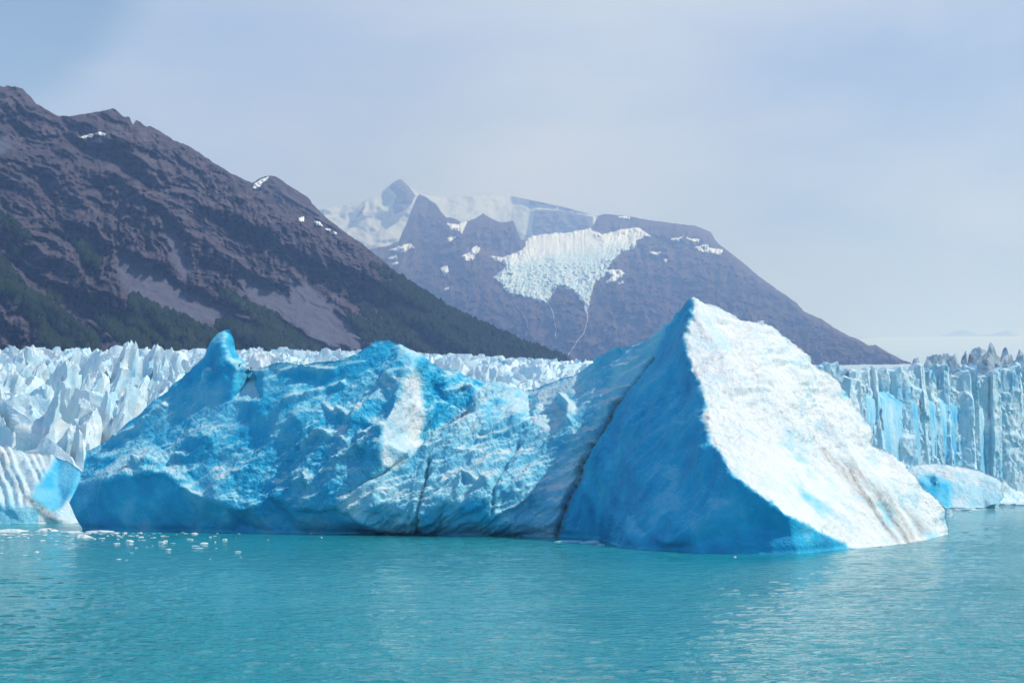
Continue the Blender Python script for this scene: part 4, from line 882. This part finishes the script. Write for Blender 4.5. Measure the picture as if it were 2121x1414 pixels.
FLOES = [(25, 1101, 96, 9, 'widest flat white ice floe at the left edge of the picture'), (96, 1100, 52, 10, 'humped white floe right of the widest left floe'), (172, 1113, 42, 10, 'small peaked ice pile drifting below the left tip of the iceberg'),
         (150, 1103, 60, 5, 'low slushy floe touching the left tip of the iceberg'), (205, 1101.5, 70, 5, 'long thin slush floe along the iceberg foot at left'), (240, 1104, 30, 3, 'thin slush sliver right of the long thin slush floe'),
         (8, 1108, 22, 4, 'little floe just in front of the widest left floe'), (52, 1107, 20, 3, 'sliver of ice between the widest and the humped floe'), (88, 1119.5, 14, 3, 'small lone ice bit below the humped floe'),
         (268, 1121, 22, 5, 'rounded lone floe left of the double floe'), (335, 1124, 18, 5, 'near half of the double floe'), (343, 1121, 18, 4, 'far half of the double floe'), (292, 1112.5, 18, 3, 'ice bit above and between rounded floe and double floe'), (337, 1110.5, 14, 3, 'ice bit right above the double floe'),
         (402, 1105.5, 22, 4, 'largest ice bit close to the dark undercut wall'), (424, 1125, 24, 3, 'flat ice sliver right of the double floe'), (466, 1118, 14, 4, 'rightmost pointed ice bit of the left drift'), (436, 1112, 8, 2.5, 'tiny ice bit above the flat sliver'), (398, 1117, 7, 2, 'tiny ice bit left of the flat sliver'),
         (3, 1146, 10, 3, 'ice bit at the lower left edge of the picture'), (76, 1143.5, 11, 3.5, 'lone ice bit near the lower left edge'), (283, 1134.5, 8, 2, 'tiny ice bit below the double floe'),
         (446, 1122, 7, 2, 'tiny ice bit beside the flat sliver end'), (258, 1103.5, 16, 2.5, 'short slush bit at the iceberg foot'), (290, 1103.5, 12, 2.5, 'last slush bit along the iceberg foot'), (555, 1118, 5, 1.5, 'tiny lone ice speck under the iceberg shoulder'), (666, 1113, 6, 2, 'ice speck by the undercut under the middle')]
for k, (x, y, w, h, lb) in enumerate(FLOES): chunk('ice_floe', lb, 'ice floe', x, y, w, h, 500+k, fl, ice_shade_blue=0.05, flat=.75, depth=0.9+0.5*random.random())
chunk('ice_floe', 'long thin blue ice slab in the shadow beside the pyramid', 'ice floe', 1180, 1122, 76, 5, 560, 'ice slabs beside the pyramid', ice_shade_blue=.35, flat=.8, depth=.5)
chunk('ice_floe', 'ice slab with raised tip between thin slab and pyramid', 'ice floe', 1222, 1124, 56, 8, 561, 'ice slabs beside the pyramid', ice_shade_blue=.3, flat=.5, depth=.4)
chunk('ice_floe', 'small ice slab closest to the pyramid foot', 'ice floe', 1242, 1129, 26, 5, 562, 'ice slabs beside the pyramid', ice_shade_blue=.3, flat=.6, depth=.5)
chunk('ice_fin', 'small upright ice fin floating at the right tip of the iceberg', 'ice fin', 1967, 1068, 16, 19, 570, ice_shade_blue=.15, flat=0.0, depth=.8)
chunk('ice_floe', 'flat floe under the small upright ice fin', 'ice floe', 1962, 1069.5, 32, 4, 571, ice_shade_blue=.1, flat=.8)
chunk('ice_floe', 'long low floe between ice fin and right block berg', 'ice floe', 2000, 1056, 60, 5, 572, ice_shade_blue=.15, flat=.8, depth=.6)
chunk('ice_floe', 'tiny ice speck on the open water right of the pyramid', 'ice floe', 1928, 1170, 12, 2.5, 573, ice_shade_blue=.05)
chunk('ice_floe', 'tiny ice speck below the blue undercut', 'ice floe', 1522, 1153, 8, 2, 574, ice_shade_blue=.05)
chunk('ice_floe', 'grey white slush raft at the right edge under the cliff', 'ice floe', 2098, 1046, 90, 10, 575, ice_shade_blue=.1, flat=.6, depth=.5)

def build_brash():
    VV, FF, nb = [], [], 0
    for k in range(230):
        if k < 150: px, py = random.gauss(150, 130), 1097+abs(random.gauss(0, 9))+random.random()*3
        elif k < 180: px, py = random.uniform(0, 520), random.uniform(1100, 1160)
        else: px, py = random.uniform(1960, 2121), 1049+abs(random.gauss(0, 5))
        if px > 165 and px < 1900 and py < 1103: py = 1103+random.random()*4
        D = float(water_D(py)); V, f = crystal(900+k % 40, 7, 5, h=1.0, sides=5, tops=3, rough=0.3, taper=0.9, flat=.6); r = random.uniform(0.10, 0.42)*(1+0.6*(k >= 180))
        a = random.uniform(0, 6.28); c, sn = math.cos(a), math.sin(a); V = V*[r*random.uniform(1, 2.2), r, r*random.uniform(.2, .5)]
        V = np.stack([V[:, 0]*c-V[:, 1]*sn, V[:, 0]*sn+V[:, 1]*c, V[:, 2]], 1)+[(px-CX)/F*D, D, 0.02]
        VV.append(V); FF += [tuple(i+nb for i in q) for q in f]; nb += len(V)
    V = np.vstack(VV); o = obj('brash_ice', ice_mesh('brash_ice', V, FF, M_BERG, 40, {'ice_shade_blue': np.full(len(V), .08), 'dirt': np.zeros(len(V))}))
    tag(o, 'scattered white crumbs of brash ice on the lake', 'brash ice', kind='stuff')
build_brash()

# ------------------------------------------------------------------ haze
def build_haze():
    x0, x1, y0, y1, z0, z1 = -16000, 16000, -3000, 26500, -8, 2420
    V = [(x, y, z) for z in (z0, z1) for y in (y0, y1) for x in (x0, x1)]
    f = [(0, 2, 3, 1), (4, 5, 7, 6), (0, 1, 5, 4), (2, 6, 7, 3), (0, 4, 6, 2), (1, 3, 7, 5)]
    m = bpy.data.materials.new('haze'); m.use_nodes = True; t = m.node_tree; t.nodes.clear(); o_ = t.nodes.new('ShaderNodeOutputMaterial'); p = t.nodes.new('ShaderNodeVolumePrincipled')
    p.inputs['Color'].default_value = (0.35, 0.53, 1.0, 1); p.inputs['Absorption Color'].default_value = (1, 1, 1, 1); p.inputs['Density'].default_value = 1.5e-4; p.inputs['Anisotropy'].default_value = 0.1
    t.links.new(p.outputs[0], o_.inputs['Volume'])
    o = obj('haze', mesh_np('haze', np.array(V, float), [tuple(q) for q in f], smooth=False), m); tag(o, 'thin blue haze over lake, glacier and mountains', 'haze', kind='stuff')
build_haze()
